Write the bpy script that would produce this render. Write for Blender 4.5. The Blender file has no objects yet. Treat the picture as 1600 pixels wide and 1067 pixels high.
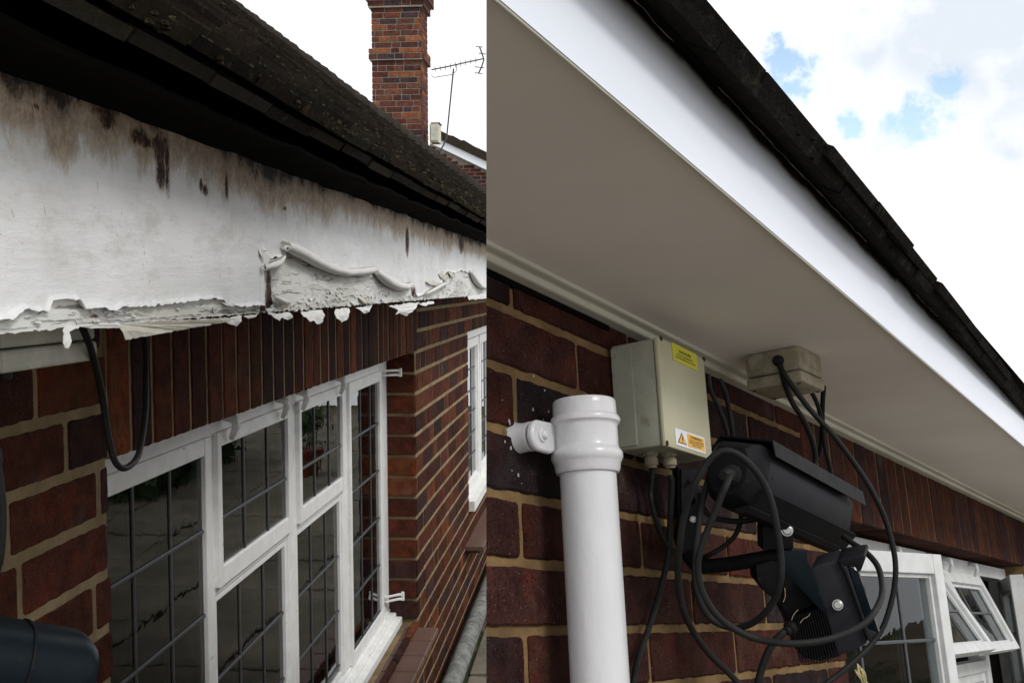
import bpy, bmesh, math, random
from mathutils import Vector, Matrix, noise
random.seed(7)
SC = bpy.context.scene
COL = SC.collection
F = 1715.0; PX, PY = 800.0, 533.5
def cray(x, y): return Vector(((x-PX)/F, -(y-PY)/F, 1.0))
# ---- two wall frames, both X = outward, Y = along the wall, Z = up; camera space is (right, up, forward)
Lu = cray(940, 446).normalized(); _u = -cray(1000, 34000).normalized()
def cross(a, b): return Vector((a.y*b.z-a.z*b.y, a.z*b.x-a.x*b.z, a.x*b.y-a.y*b.x))
Ln = cross(_u, Lu).normalized(); Lz = cross(Lu, Ln)
ML = Matrix((Ln, Lu, Lz))                       # camera space -> world
CAM = Vector((0, 0, 1.65))
Ru = cray(1915, 965).normalized(); _u = cray(537, -5700).normalized()
if _u.y < 0: _u = -_u
Rn = cross(_u, Ru).normalized()
if Rn.x < 0: Rn = -Rn
Rz = cross(Ru, Rn)
if Rz.y < 0: Rz = -Rz
def M3(cols):                                    # columns
    return Matrix(cols).transposed()
MRW = M3([ML@Rn, ML@Ru, ML@Rz])                  # right local -> world rotation
D = .607
OR = CAM - (MRW@Vector((D, 0, 0)))               # right frame origin on the wall face
class Frame:
    def __init__(s, o, m): s.o = Vector(o); s.m = m.copy(); s.inv = m.inverted()
    def w(s, p): return s.o + s.m@Vector(p)
    def l(s, p): return s.inv@(Vector(p)-s.o)
    def at(s, p): return Frame(s.w(p), s.m)
LF = Frame(CAM, Matrix.Identity(3))              # left house: world axes, origin at eye height
RF = Frame(OR, MRW)
def px(fr, x, y, ax, c):                         # pixel -> point in frame on plane axis=c
    d = fr.inv@(ML@cray(x, y)); o = fr.l(CAM); t = (c-o[ax])/d[ax]
    return o+d*t
def pz(fr, x, y, z): return fr.l(CAM + ML@(cray(x, y)*z))
# ================= camera
cam = bpy.data.cameras.new('camera'); co = bpy.data.objects.new('camera', cam); COL.objects.link(co)
cam.sensor_fit = 'HORIZONTAL'; cam.sensor_width = 36; cam.lens = 36*F/1600; cam.clip_start = .05; cam.clip_end = 2000
rx = ML@Vector((1, 0, 0)); ry = ML@Vector((0, 1, 0)); rz = ML@Vector((0, 0, 1))
co.matrix_world = Matrix.Translation(CAM) @ M3([rx, ry, -rz]).to_4x4()
SC.camera = co
SC.render.resolution_x = 1024; SC.render.resolution_y = 682
# ================= world: bright broken cloud over a blue sky
SUN_DIR = Vector((.58, -.38, .68)).normalized()
W = bpy.data.worlds.new('World'); SC.world = W; W.use_nodes = True
nt = W.node_tree; N = nt.nodes; Lk = nt.links; N.clear()
out = N.new('ShaderNodeOutputWorld'); bg = N.new('ShaderNodeBackground'); bg2 = N.new('ShaderNodeBackground'); mx = N.new('ShaderNodeMixShader')
sky = N.new('ShaderNodeTexSky'); sky.sky_type = 'NISHITA'; sky.sun_disc = False
sky.sun_elevation = math.asin(SUN_DIR.z); sky.sun_rotation = math.atan2(SUN_DIR.x, SUN_DIR.y)
bg.inputs[1].default_value = .15; sky.air_density = 1.0; sky.dust_density = .3; Lk.new(sky.outputs[0], bg.inputs[0])
tc = N.new('ShaderNodeTexCoord')
def wn(scale, det, rough, off=0):
    m = N.new('ShaderNodeMapping'); m.inputs['Location'].default_value = (off, off*.7, off*.3); Lk.new(tc.outputs['Generated'], m.inputs[0])
    n = N.new('ShaderNodeTexNoise'); n.inputs['Scale'].default_value = scale; n.inputs['Detail'].default_value = det; n.inputs['Roughness'].default_value = rough
    Lk.new(m.outputs[0], n.inputs['Vector']); return n.outputs['Fac']
def wm(op, a, b=None, clamp=False):
    m = N.new('ShaderNodeMath'); m.operation = op; m.use_clamp = clamp
    for i, v in enumerate((a, b)):
        if v is None: continue
        if isinstance(v, (int, float)): m.inputs[i].default_value = v
        else: Lk.new(v, m.inputs[i])
    return m.outputs[0]
def gap(x, y, r):                                # an opening in the cloud in one compass direction of the sky
    d = (ML@cray(x, y)).normalized()
    s = N.new('ShaderNodeVectorMath'); s.operation = 'DISTANCE'; nm = N.new('ShaderNodeVectorMath'); nm.operation = 'NORMALIZE'
    Lk.new(tc.outputs['Generated'], nm.inputs[0]); Lk.new(nm.outputs[0], s.inputs[0]); s.inputs[1].default_value = d
    return wm('SUBTRACT', 1.0, wm('DIVIDE', s.outputs['Value'], r/F), True)
g = None
for a in ((1228, 104, 78), (1240, 142, 56), (1420, 184, 54), (1456, 172, 58), (1478, 138, 46), (1334, 194, 38), (1390, 190, 34)):
    v = gap(*a); g = v if g is None else wm('MAXIMUM', g, v)
edge = wm('ADD', g, wm('MULTIPLY', wm('SUBTRACT', wn(28, 8, .66, 3), .5), 3.0))
mask = wm('MULTIPLY', wm('MULTIPLY', wm('SUBTRACT', edge, .22), 1.7, True), wm('MULTIPLY', g, 2.6, True))
mask = wm('MULTIPLY', mask, .92)
cl = N.new('ShaderNodeMapRange'); Lk.new(wn(7, 4, .5, 5.4), cl.inputs[0]); cl.inputs[1].default_value = .36; cl.inputs[2].default_value = .52
cl.inputs[3].default_value = 0; cl.inputs[4].default_value = 1
gg = None                                        # a bank of thicker, greyer cloud high on the right
for a in ((1580, 40, 190), (1470, 50, 130), (1340, 60, 90), (1400, 250, 80), (1600, 200, 90)):
    v = gap(*a); gg = v if gg is None else wm('MAXIMUM', gg, v)
gg = wm('MULTIPLY', wm('MULTIPLY', gg, 1.8, True), wm('MULTIPLY', wm('SUBTRACT', wn(9, 5, .55, 2.2), .36), 4.5, True))
cr = N.new('ShaderNodeMixRGB'); cr.inputs[1].default_value = (1.0, 1.0, 1.0, 1); cr.inputs[2].default_value = (.66, .71, .78, 1)
Lk.new(wm('MAXIMUM', gg, wm('MULTIPLY', wm('SUBTRACT', 1.0, cl.outputs[0]), .22)), cr.inputs[0]); Lk.new(cr.outputs[0], bg2.inputs[0]); bg2.inputs[1].default_value = 1.03
bgb = N.new('ShaderNodeMixRGB'); Lk.new(mask, mx.inputs[0]); Lk.new(bg2.outputs[0], mx.inputs[1]); Lk.new(bg.outputs[0], mx.inputs[2]); Lk.new(mx.outputs[0], out.inputs[0])
sl = bpy.data.lights.new('sun', 'SUN'); sl.energy = 1.3; sl.angle = math.radians(14); sl.color = (1, .97, .93)
so = bpy.data.objects.new('sun', sl); COL.objects.link(so); so.rotation_euler = SUN_DIR.to_track_quat('Z', 'Y').to_euler(); so.location = (3, -3, 8)
SC.view_settings.view_transform = 'Standard'; SC.view_settings.look = 'None'; SC.view_settings.gamma = 1; SC.view_settings.exposure = 0.27
# ================= material kit
MATS = {}
class Mt:
    def __init__(s, name, rough=.6, spec=.4, metal=0):
        s.m = bpy.data.materials.new(name); s.m.use_nodes = True; s.nt = s.m.node_tree; s.N = s.nt.nodes; s.L = s.nt.links
        s.b = s.N['Principled BSDF']; s.b.inputs['Roughness'].default_value = rough; s.b.inputs['Metallic'].default_value = metal
        s.b.inputs['Specular IOR Level'].default_value = spec; s.tc = s.N.new('ShaderNodeTexCoord'); MATS[name] = s.m
    def noise(s, scale, det=4, rough=.6, sc=(1, 1, 1), off=(0, 0, 0)):
        mp = s.N.new('ShaderNodeMapping'); mp.inputs['Scale'].default_value = sc; mp.inputs['Location'].default_value = off
        s.L.new(s.tc.outputs['Object'], mp.inputs[0])
        n = s.N.new('ShaderNodeTexNoise'); n.inputs['Scale'].default_value = scale; n.inputs['Detail'].default_value = det; n.inputs['Roughness'].default_value = rough
        s.L.new(mp.outputs[0], n.inputs['Vector']); return n.outputs['Fac']
    def vor(s, scale, feat='DISTANCE_TO_EDGE', sc=(1, 1, 1)):
        mp = s.N.new('ShaderNodeMapping'); mp.inputs['Scale'].default_value = sc; s.L.new(s.tc.outputs['Object'], mp.inputs[0])
        n = s.N.new('ShaderNodeTexVoronoi'); n.feature = feat; n.inputs['Scale'].default_value = scale; s.L.new(mp.outputs[0], n.inputs['Vector']); return n.outputs['Distance']
    def mth(s, op, a, b=None, c=None, clamp=False):
        m = s.N.new('ShaderNodeMath'); m.operation = op; m.use_clamp = clamp
        for i, v in enumerate((a, b, c)):
            if v is None: continue
            if isinstance(v, (int, float)): m.inputs[i].default_value = v
            else: s.L.new(v, m.inputs[i])
        return m.outputs[0]
    def step(s, v, lo, hi):
        m = s.N.new('ShaderNodeMapRange'); m.interpolation_type = 'SMOOTHSTEP'
        s.L.new(v, m.inputs[0]); m.inputs[1].default_value = lo; m.inputs[2].default_value = hi; return m.outputs[0]
    def mix(s, f, a, b, bl='MIX'):
        m = s.N.new('ShaderNodeMixRGB'); m.blend_type = bl
        for i, v in enumerate((f, a, b)):
            if isinstance(v, (int, float)): m.inputs[i].default_value = v
            elif isinstance(v, tuple): m.inputs[i].default_value = v+(1,) if len(v) == 3 else v
            else: s.L.new(v, m.inputs[i])
        return m.outputs[0]
    def attr(s, name, out='Color'):
        a = s.N.new('ShaderNodeAttribute'); a.attribute_name = name; return a.outputs[out]
    def col(s, v):
        if isinstance(v, tuple): s.b.inputs['Base Color'].default_value = v+(1,)
        else: s.L.new(v, s.b.inputs['Base Color'])
    def rgh(s, v): s.L.new(v, s.b.inputs['Roughness'])
    def bump(s, v, strength=.3, dist=.002):
        b = s.N.new('ShaderNodeBump'); b.inputs['Strength'].default_value = strength; b.inputs['Distance'].default_value = dist
        s.L.new(v, b.inputs['Height']); s.L.new(b.outputs[0], s.b.inputs['Normal'])
def m_brick(name, rows=True):
    m = Mt(name, .9, .08); c = m.attr('tone')
    n1 = m.noise(28, 6, .65); n2 = m.noise(160, 4, .7); n3 = m.noise(9, 3, .5)
    c = m.mix(m.mth('MULTIPLY', m.step(m.noise(17, 4, .6, off=(9, 2, 5)), .48, .66), .55), c, m.mix(1.0, c, (1.9, 1.15, .8), 'MULTIPLY'))
    c = m.mix(m.step(n1, .35, .7), c, m.mix(1.0, c, (.55, .48, .5), 'MULTIPLY'))
    c = m.mix(m.mth('MULTIPLY', m.step(n2, .55, .75), .45), c, m.mix(1.0, c, (1.7, 1.45, 1.3), 'MULTIPLY'))
    c = m.mix(m.mth('MULTIPLY', m.step(n3, .58, .8), .35), c, (.16, .12, .09))
    sp = m.noise(420, 2, .5, off=(3, 1, 2)); c = m.mix(m.mth('MULTIPLY', m.step(sp, .68, .74), .6), c, (.26, .21, .17)); pt = m.noise(300, 3, .6, off=(8, 3, 2)); c = m.mix(m.mth('MULTIPLY', m.step(pt, .60, .68), .8), c, m.mix(1.0, c, (.2, .2, .2), 'MULTIPLY'))
    m.col(c); m.bump(m.mth('ADD', m.mth('SUBTRACT', n2, m.step(pt, .58, .68)), m.mth('MULTIPLY', n1, 1.6)), .75, .003); return m.m
m_brick('brick')
def m_mortar(name, base, dark):
    m = Mt(name, .95, .15); n1 = m.noise(14, 5, .6); n2 = m.noise(300, 4, .7); n3 = m.noise(70, 4, .7)
    c = m.mix(m.step(n1, .3, .72), dark, base); c = m.mix(m.mth('MULTIPLY', m.step(n2, .5, .8), .5), c, m.mix(1.0, c, (.5, .5, .5), 'MULTIPLY'))
    m.col(c); m.bump(m.mth('ADD', n2, n3), .8, .0025); return m.m
m_mortar('mortar_left', (.35, .265, .155), (.21, .155, .085))
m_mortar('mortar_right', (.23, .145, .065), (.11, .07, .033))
m_mortar('mortar_grey', (.36, .33, .28), (.25, .22, .18))
# painted joinery of the windows: off-white with hairline dirt
m = Mt('window_paint', .55, .4); n1 = m.noise(22, 5, .6); n2 = m.noise(120, 5, .7, (1, .25, 1)); n3 = m.noise(7, 3, .5)
c = m.mix(m.step(n1, .3, .75), (.74, .74, .72), (.84, .85, .84)); c = m.mix(m.mth('MULTIPLY', m.step(n2, .62, .72), .6), c, (.19, .18, .16))
m.col(c); m.bump(m.mth('ADD', n2, n1), .2, .001)
m = Mt('window_paint_clean', .42, .45); n1 = m.noise(18, 4, .6); n2 = m.noise(90, 4, .7)
m.col(m.mix(m.step(n1, .3, .75), (.52, .53, .52), (.63, .64, .65))); m.bump(n2, .12, .001)
# glass: thin pane
m = Mt('window_glass', .02, .5); m.N.remove(m.b); o = m.N['Material Output']
fr = m.N.new('ShaderNodeFresnel'); fr.inputs[0].default_value = 1.5; tr = m.N.new('ShaderNodeBsdfTransparent'); tr.inputs[0].default_value = (.62, .64, .62, 1)
gl = m.N.new('ShaderNodeBsdfGlossy'); gl.inputs['Roughness'].default_value = .012; gl.inputs[0].default_value = (.9, .92, .95, 1); ms = m.N.new('ShaderNodeMixShader')
bp = m.N.new('ShaderNodeBump'); bp.inputs['Strength'].default_value = .12; bp.inputs['Distance'].default_value = .003; m.L.new(m.noise(9, 3, .55), bp.inputs['Height']); m.L.new(bp.outputs[0], gl.inputs['Normal'])
m.L.new(fr.outputs[0], ms.inputs[0]); m.L.new(tr.outputs[0], ms.inputs[1]); m.L.new(gl.outputs[0], ms.inputs[2]); m.L.new(ms.outputs[0], o.inputs[0])
m = Mt('lead', .5, .4); n1 = m.noise(60, 4, .6); m.col(m.mix(n1, (.03, .033, .036), (.085, .09, .095))); m.bump(n1, .3, .001)
def m_black(name, a, b, rough, bumpy=.15, dust=.35):
    m = Mt(name, rough+.05, .07); n1 = m.noise(25, 4, .6); n2 = m.noise(250, 4, .7); n3 = m.noise(90, 5, .75, off=(5, 2, 1))
    c = m.mix(n1, a, b); c = m.mix(m.mth('MULTIPLY', m.step(n3, .60, .76), dust), c, (.14, .13, .12))
    m.col(c); m.rgh(m.mth('ADD', m.mth('MULTIPLY', n3, .3), rough-.15)); m.bump(n2, bumpy, .0008); return m.m
m_black('black_powder_coat', (.005, .005, .006), (.010, .010, .012), .55, .15, .2)
m_black('charcoal_metal', (.014, .014, .017), (.022, .022, .026), .5, .12, .15)
m_black('black_rubber', (.010, .010, .010), (.024, .024, .024), .48, .2, .3)
m_black('navy_metal', (.003, .006, .008), (.006, .010, .014), .36, .08, .1)
m = Mt('steel', .32, .5, 1); n1 = m.noise(160, 4, .7); m.col(m.mix(n1, (.22, .22, .21), (.42, .42, .41))); m.bump(n1, .2, .0005)
m = Mt('grey_plastic', .55, .35); n1 = m.noise(14, 5, .65); n2 = m.noise(110, 5, .7); n3 = m.noise(36, 6, .8, off=(1, 7, 3))
c = m.mix(m.step(n1, .3, .7), (.27, .27, .215), (.35, .35, .28)); c = m.mix(m.mth('MULTIPLY', m.step(n3, .58, .70), .55), c, (.13, .10, .07)); c = m.mix(m.mth('MULTIPLY', m.step(n2, .62, .72), .5), c, (.07, .06, .05))
m.col(c); m.bump(n2, .15, .0008)
m = Mt('cream_cover', .45, .4); n1 = m.noise(10, 4, .6); n2 = m.noise(140, 5, .75); n3 = m.noise(300, 3, .7, off=(4, 4, 1))
c = m.mix(m.step(n1, .3, .7), (.41, .39, .26), (.46, .44, .30)); c = m.mix(m.mth('MULTIPLY', m.step(n2, .66, .72), .6), c, (.10, .08, .05))
m.col(c); m.bump(n3, .1, .0005)
m = Mt('beige_plastic', .6, .2); n1 = m.noise(30, 5, .65); n2 = m.noise(85, 5, .8)
c = m.mix(m.step(n1, .35, .7), (.22, .19, .13), (.34, .305, .225)); c = m.mix(m.mth('MULTIPLY', m.step(n2, .54, .68), .7), c, (.10, .07, .045)); m.col(c); m.bump(n2, .2, .0008)
m = Mt('pale_box_plastic', .6, .35); n1 = m.noise(16, 5, .65); n2 = m.noise(85, 5, .8)
c = m.mix(m.step(n1, .35, .7), (.40, .40, .34), (.54, .54, .48)); c = m.mix(m.mth('MULTIPLY', m.step(n2, .6, .72), .5), c, (.16, .13, .09)); m.col(c); m.bump(n2, .2, .0008)
m = Mt('pipe_gloss', .22, .5); n1 = m.noise(12, 4, .6, (1, 1, .3)); n2 = m.noise(130, 4, .7); n3 = m.noise(30, 4, .65, (1, 1, .4))
m.col(m.mix(m.step(n1, .3, .7), (.50, .50, .515), (.57, .57, .585))); m.bump(m.mth('ADD', m.mth('MULTIPLY', n2, .5), n3), .4, .002); m.rgh(m.mth('ADD', m.mth('MULTIPLY', n3, .25), .12))
m = Mt('fascia_fresh', .38, .4); n1 = m.noise(9, 5, .6, (1, .15, 1)); n2 = m.noise(45, 5, .7, (1, .08, 1)); n3 = m.noise(16, 5, .7); zt = m.attr('dirt_shade', 'Fac')
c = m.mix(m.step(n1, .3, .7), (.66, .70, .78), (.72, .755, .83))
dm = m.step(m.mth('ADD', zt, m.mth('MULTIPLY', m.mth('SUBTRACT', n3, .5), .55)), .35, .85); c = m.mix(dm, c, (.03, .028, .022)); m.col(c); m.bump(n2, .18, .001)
m = Mt('soffit_paint', .7, .25); n1 = m.noise(3.5, 4, .6); n2 = m.noise(60, 4, .6, (1, .2, 1)); sp = m.noise(240, 2, .5)
c = m.mix(m.step(n1, .3, .7), (.81, .755, .71), (.86, .80, .755)); c = m.mix(m.mth('MULTIPLY', m.step(m.noise(1.1, 4, .6, off=(4, 1, 0)), .42, .68), .16), c, (.45, .39, .32)); m.col(c); m.bump(n2, .1, .001)
m = Mt('trim_paint', .5, .35); n1 = m.noise(9, 5, .6, (1, .3, 1)); n2 = m.noise(80, 5, .7, (1, .3, 1))
c = m.mix(m.step(n1, .3, .7), (.50, .48, .40), (.60, .58, .49)); c = m.mix(m.mth('MULTIPLY', m.step(n2, .64, .74), .35), c, (.2, .17, .12)); m.col(c); m.bump(n2, .15, .001)
def m_tile(name, a, b, lich):
    m = Mt(name, .95, .05); n1 = m.noise(7, 6, .7); n2 = m.noise(90, 5, .7); n3 = m.noise(48, 6, .8, off=(3, 3, 3)); t = m.attr('tone')
    c = m.mix(n1, a, b); c = m.mix(.9, c, m.mix(1.0, c, t, 'MULTIPLY')); c = m.mix(m.mth('MULTIPLY', m.step(n3, .52, .66), .7), c, lich); c = m.mix(m.mth('MULTIPLY', m.step(n2, .55, .7), .5), c, m.mix(1.0, c, (.3, .3, .3), 'MULTIPLY')); m.col(c); m.bump(m.mth('ADD', n2, n3), 1.0, .008); return m.m
m_tile('roof_tile', (.016, .014, .012), (.045, .036, .029), (.075, .07, .042))
m_tile('eave_tile_dark', (.006, .0055, .005), (.016, .014, .012), (.045, .04, .03))
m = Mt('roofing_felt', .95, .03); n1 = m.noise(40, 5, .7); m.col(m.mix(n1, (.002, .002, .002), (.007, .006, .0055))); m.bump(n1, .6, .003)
m = Mt('felt_glint', .6, .3); m.col((.16, .15, .14))
# old fascia: paint film and the weathered timber beneath
def stained(m, c):
    st = m.attr('stain_shade', 'Fac'); rt = m.attr('rot', 'Fac')
    a = m.noise(24, 7, .75, (1, 1.1, .8)); b = m.noise(110, 5, .8, (1, 1, .8)); d = m.noise(60, 5, .75)
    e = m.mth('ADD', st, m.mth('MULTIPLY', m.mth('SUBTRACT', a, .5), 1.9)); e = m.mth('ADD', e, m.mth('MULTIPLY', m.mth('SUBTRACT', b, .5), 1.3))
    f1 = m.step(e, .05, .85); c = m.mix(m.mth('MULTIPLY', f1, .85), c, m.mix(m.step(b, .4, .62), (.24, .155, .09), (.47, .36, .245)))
    f2 = m.step(e, 1.15, 1.75); c = m.mix(m.mth('MULTIPLY', f2, .96), c, (.012, .010, .006))  # near-black top band: eave shade painted in above the brown stain
    sp = m.step(m.noise(60, 5, .82, (1, 1.4, .6), (2, 9, 4)), .635, .675); c = m.mix(m.mth('MULTIPLY', sp, .6), c, (.20, .16, .12))
    r = m.mth('ADD', rt, m.mth('MULTIPLY', m.mth('SUBTRACT', d, .5), 1.5)); r = m.mth('ADD', r, m.mth('MULTIPLY', m.mth('SUBTRACT', m.noise(170, 5, .8, (1, 1.5, .45), (6, 6, 6)), .5), 2.2))
    c = m.mix(m.mth('MULTIPLY', m.step(rt, .05, .7), .55), c, (.26, .15, .085))
    c = m.mix(m.step(r, .36, .80), c, m.mix(m.step(b, .45, .62), (.012, .007, .005), (.11, .055, .035))); return c, r
m = Mt('old_paint_film', .75, .12); n1 = m.noise(11, 5, .6, (1, .6, 1)); n2 = m.noise(150, 5, .75); n3 = m.noise(70, 6, .72, (1, .16, 1)); n4 = m.noise(18, 7, .75, (1, .5, 1.2), (8, 1, 0))
c = m.mix(m.step(n1, .3, .7), (.72, .73, .73), (.82, .83, .85)); c = m.mix(m.mth('MULTIPLY', m.step(n4, .48, .70), .55), c, (.54, .52, .47))
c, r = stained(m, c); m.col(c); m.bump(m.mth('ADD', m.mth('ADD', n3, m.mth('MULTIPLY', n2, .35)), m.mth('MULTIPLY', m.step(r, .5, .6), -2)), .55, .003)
m = Mt('weathered_board', .85, .2); n1 = m.noise(20, 4, .6, (1, .3, 1.4)); n2 = m.noise(70, 5, .7, (1, .10, 1.8)); n3 = m.noise(34, 4, .65, (1, .3, 1.4), (3, 3, 1)); n4 = m.noise(13, 5, .7, (1, .4, 1), (1, 5, 2))
c = m.mix(m.step(n1, .40, .56), (.60, .59, .55), (.70, .71, .69)); c = m.mix(m.mth('MULTIPLY', m.step(n4, .56, .64), .7), c, (.42, .43, .45))
crk = m.step(n2, .57, .64); c = m.mix(m.mth('MULTIPLY', crk, .8), c, (.16, .14, .12)); c = m.mix(m.mth('MULTIPLY', m.step(n3, .64, .68), .8), c, (.22, .16, .10))
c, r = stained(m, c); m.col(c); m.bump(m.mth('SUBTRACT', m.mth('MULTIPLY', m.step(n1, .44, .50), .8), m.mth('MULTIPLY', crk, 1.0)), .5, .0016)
m = Mt('peeled_paint', .5, .35); n1 = m.noise(60, 5, .7); m.col(m.mix(n1, (.60, .60, .57), (.78, .78, .76))); m.bump(n1, .3, .001)
m = Mt('peeled_paint_back', .7, .25); n1 = m.noise(50, 5, .7); m.col(m.mix(n1, (.42, .40, .34), (.62, .60, .53))); m.bump(n1, .4, .001)
m = Mt('rotten_wood', .95, .1); n1 = m.noise(70, 6, .8, (1, .3, 1)); m.col(m.mix(n1, (.015, .008, .006), (.10, .05, .03))); m.bump(n1, 1, .006)
m = Mt('quarry_tile', .5, .35); n1 = m.noise(12, 5, .6); m.col(m.mix(n1, (.10, .052, .040), (.15, .085, .065))); m.bump(n1, .2, .002)
m = Mt('concrete', .9, .2); n1 = m.noise(2.2, 6, .7); n2 = m.noise(26, 6, .75); n3 = m.noise(140, 4, .7)
c = m.mix(m.step(n1, .35, .68), (.12, .115, .08), (.22, .19, .15)); c = m.mix(m.mth('MULTIPLY', m.step(n2, .55, .7), .6), c, (.07, .075, .045)); m.col(c); m.bump(m.mth('ADD', n2, n3), .7, .006)
m = Mt('cast_iron_grey', .9, .1); n1 = m.noise(20, 6, .75); m.col(m.mix(m.step(n1, .35, .65), (.12, .125, .115), (.27, .28, .27))); m.bump(n1, .9, .01)
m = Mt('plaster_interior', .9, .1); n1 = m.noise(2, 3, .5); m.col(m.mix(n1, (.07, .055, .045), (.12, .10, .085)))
m = Mt('lawn', .95, .1); n1 = m.noise(.8, 6, .7); n2 = m.noise(60, 5, .8); m.col(m.mix(m.step(n1, .5, .56), (.12, .095, .07), (.04, .05, .02))); m.bump(n2, .8, .01)
m = Mt('leaf', .6, .3); n1 = m.noise(3, 3, .5); m.col(m.mix(n1, (.03, .06, .015), (.08, .13, .04)))
m = Mt('barge_white', .45, .4); n1 = m.noise(6, 4, .6); m.col(m.mix(n1, (.72, .75, .80), (.80, .83, .88)))
m = Mt('yellow_label', .4, .4); n1 = m.noise(60, 4, .6); m.col(m.mix(n1, (.52, .47, .02), (.60, .55, .035)))
m = Mt('amber_label', .4, .4); n1 = m.noise(60, 4, .6); m.col(m.mix(n1, (.66, .33, .012), (.75, .40, .02)))
m = Mt('white_label', .4, .4); n1 = m.noise(60, 4, .6); m.col(m.mix(n1, (.66, .66, .70), (.74, .74, .78)))
m = Mt('label_ink', .5, .3); n1 = m.noise(400, 3, .6); m.col(m.mix(n1, (.03, .02, .005), (.09, .06, .01)))
m = Mt('straw', .8, .2); n1 = m.noise(50, 3, .6); m.col(m.mix(n1, (.42, .33, .16), (.6, .5, .28)))
m = Mt('red_plastic', .6, .2); n1 = m.noise(5, 3, .5); m.col(m.mix(n1, (.15, .04, .022), (.22, .055, .03)))
m = Mt('paper', .8, .1); n1 = m.noise(8, 3, .5); m.col(m.mix(n1, (.7, .74, .8), (.85, .88, .92)))
m = Mt('aerial_metal', .5, .4, .6); n1 = m.noise(20, 3, .5); m.col(m.mix(n1, (.05, .05, .05), (.10, .10, .10)))
m = Mt('splash_paint', .5, .35); n1 = m.noise(200, 3, .5); m.col(m.mix(n1, (.2, .19, .18), (.45, .44, .43)))
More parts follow.
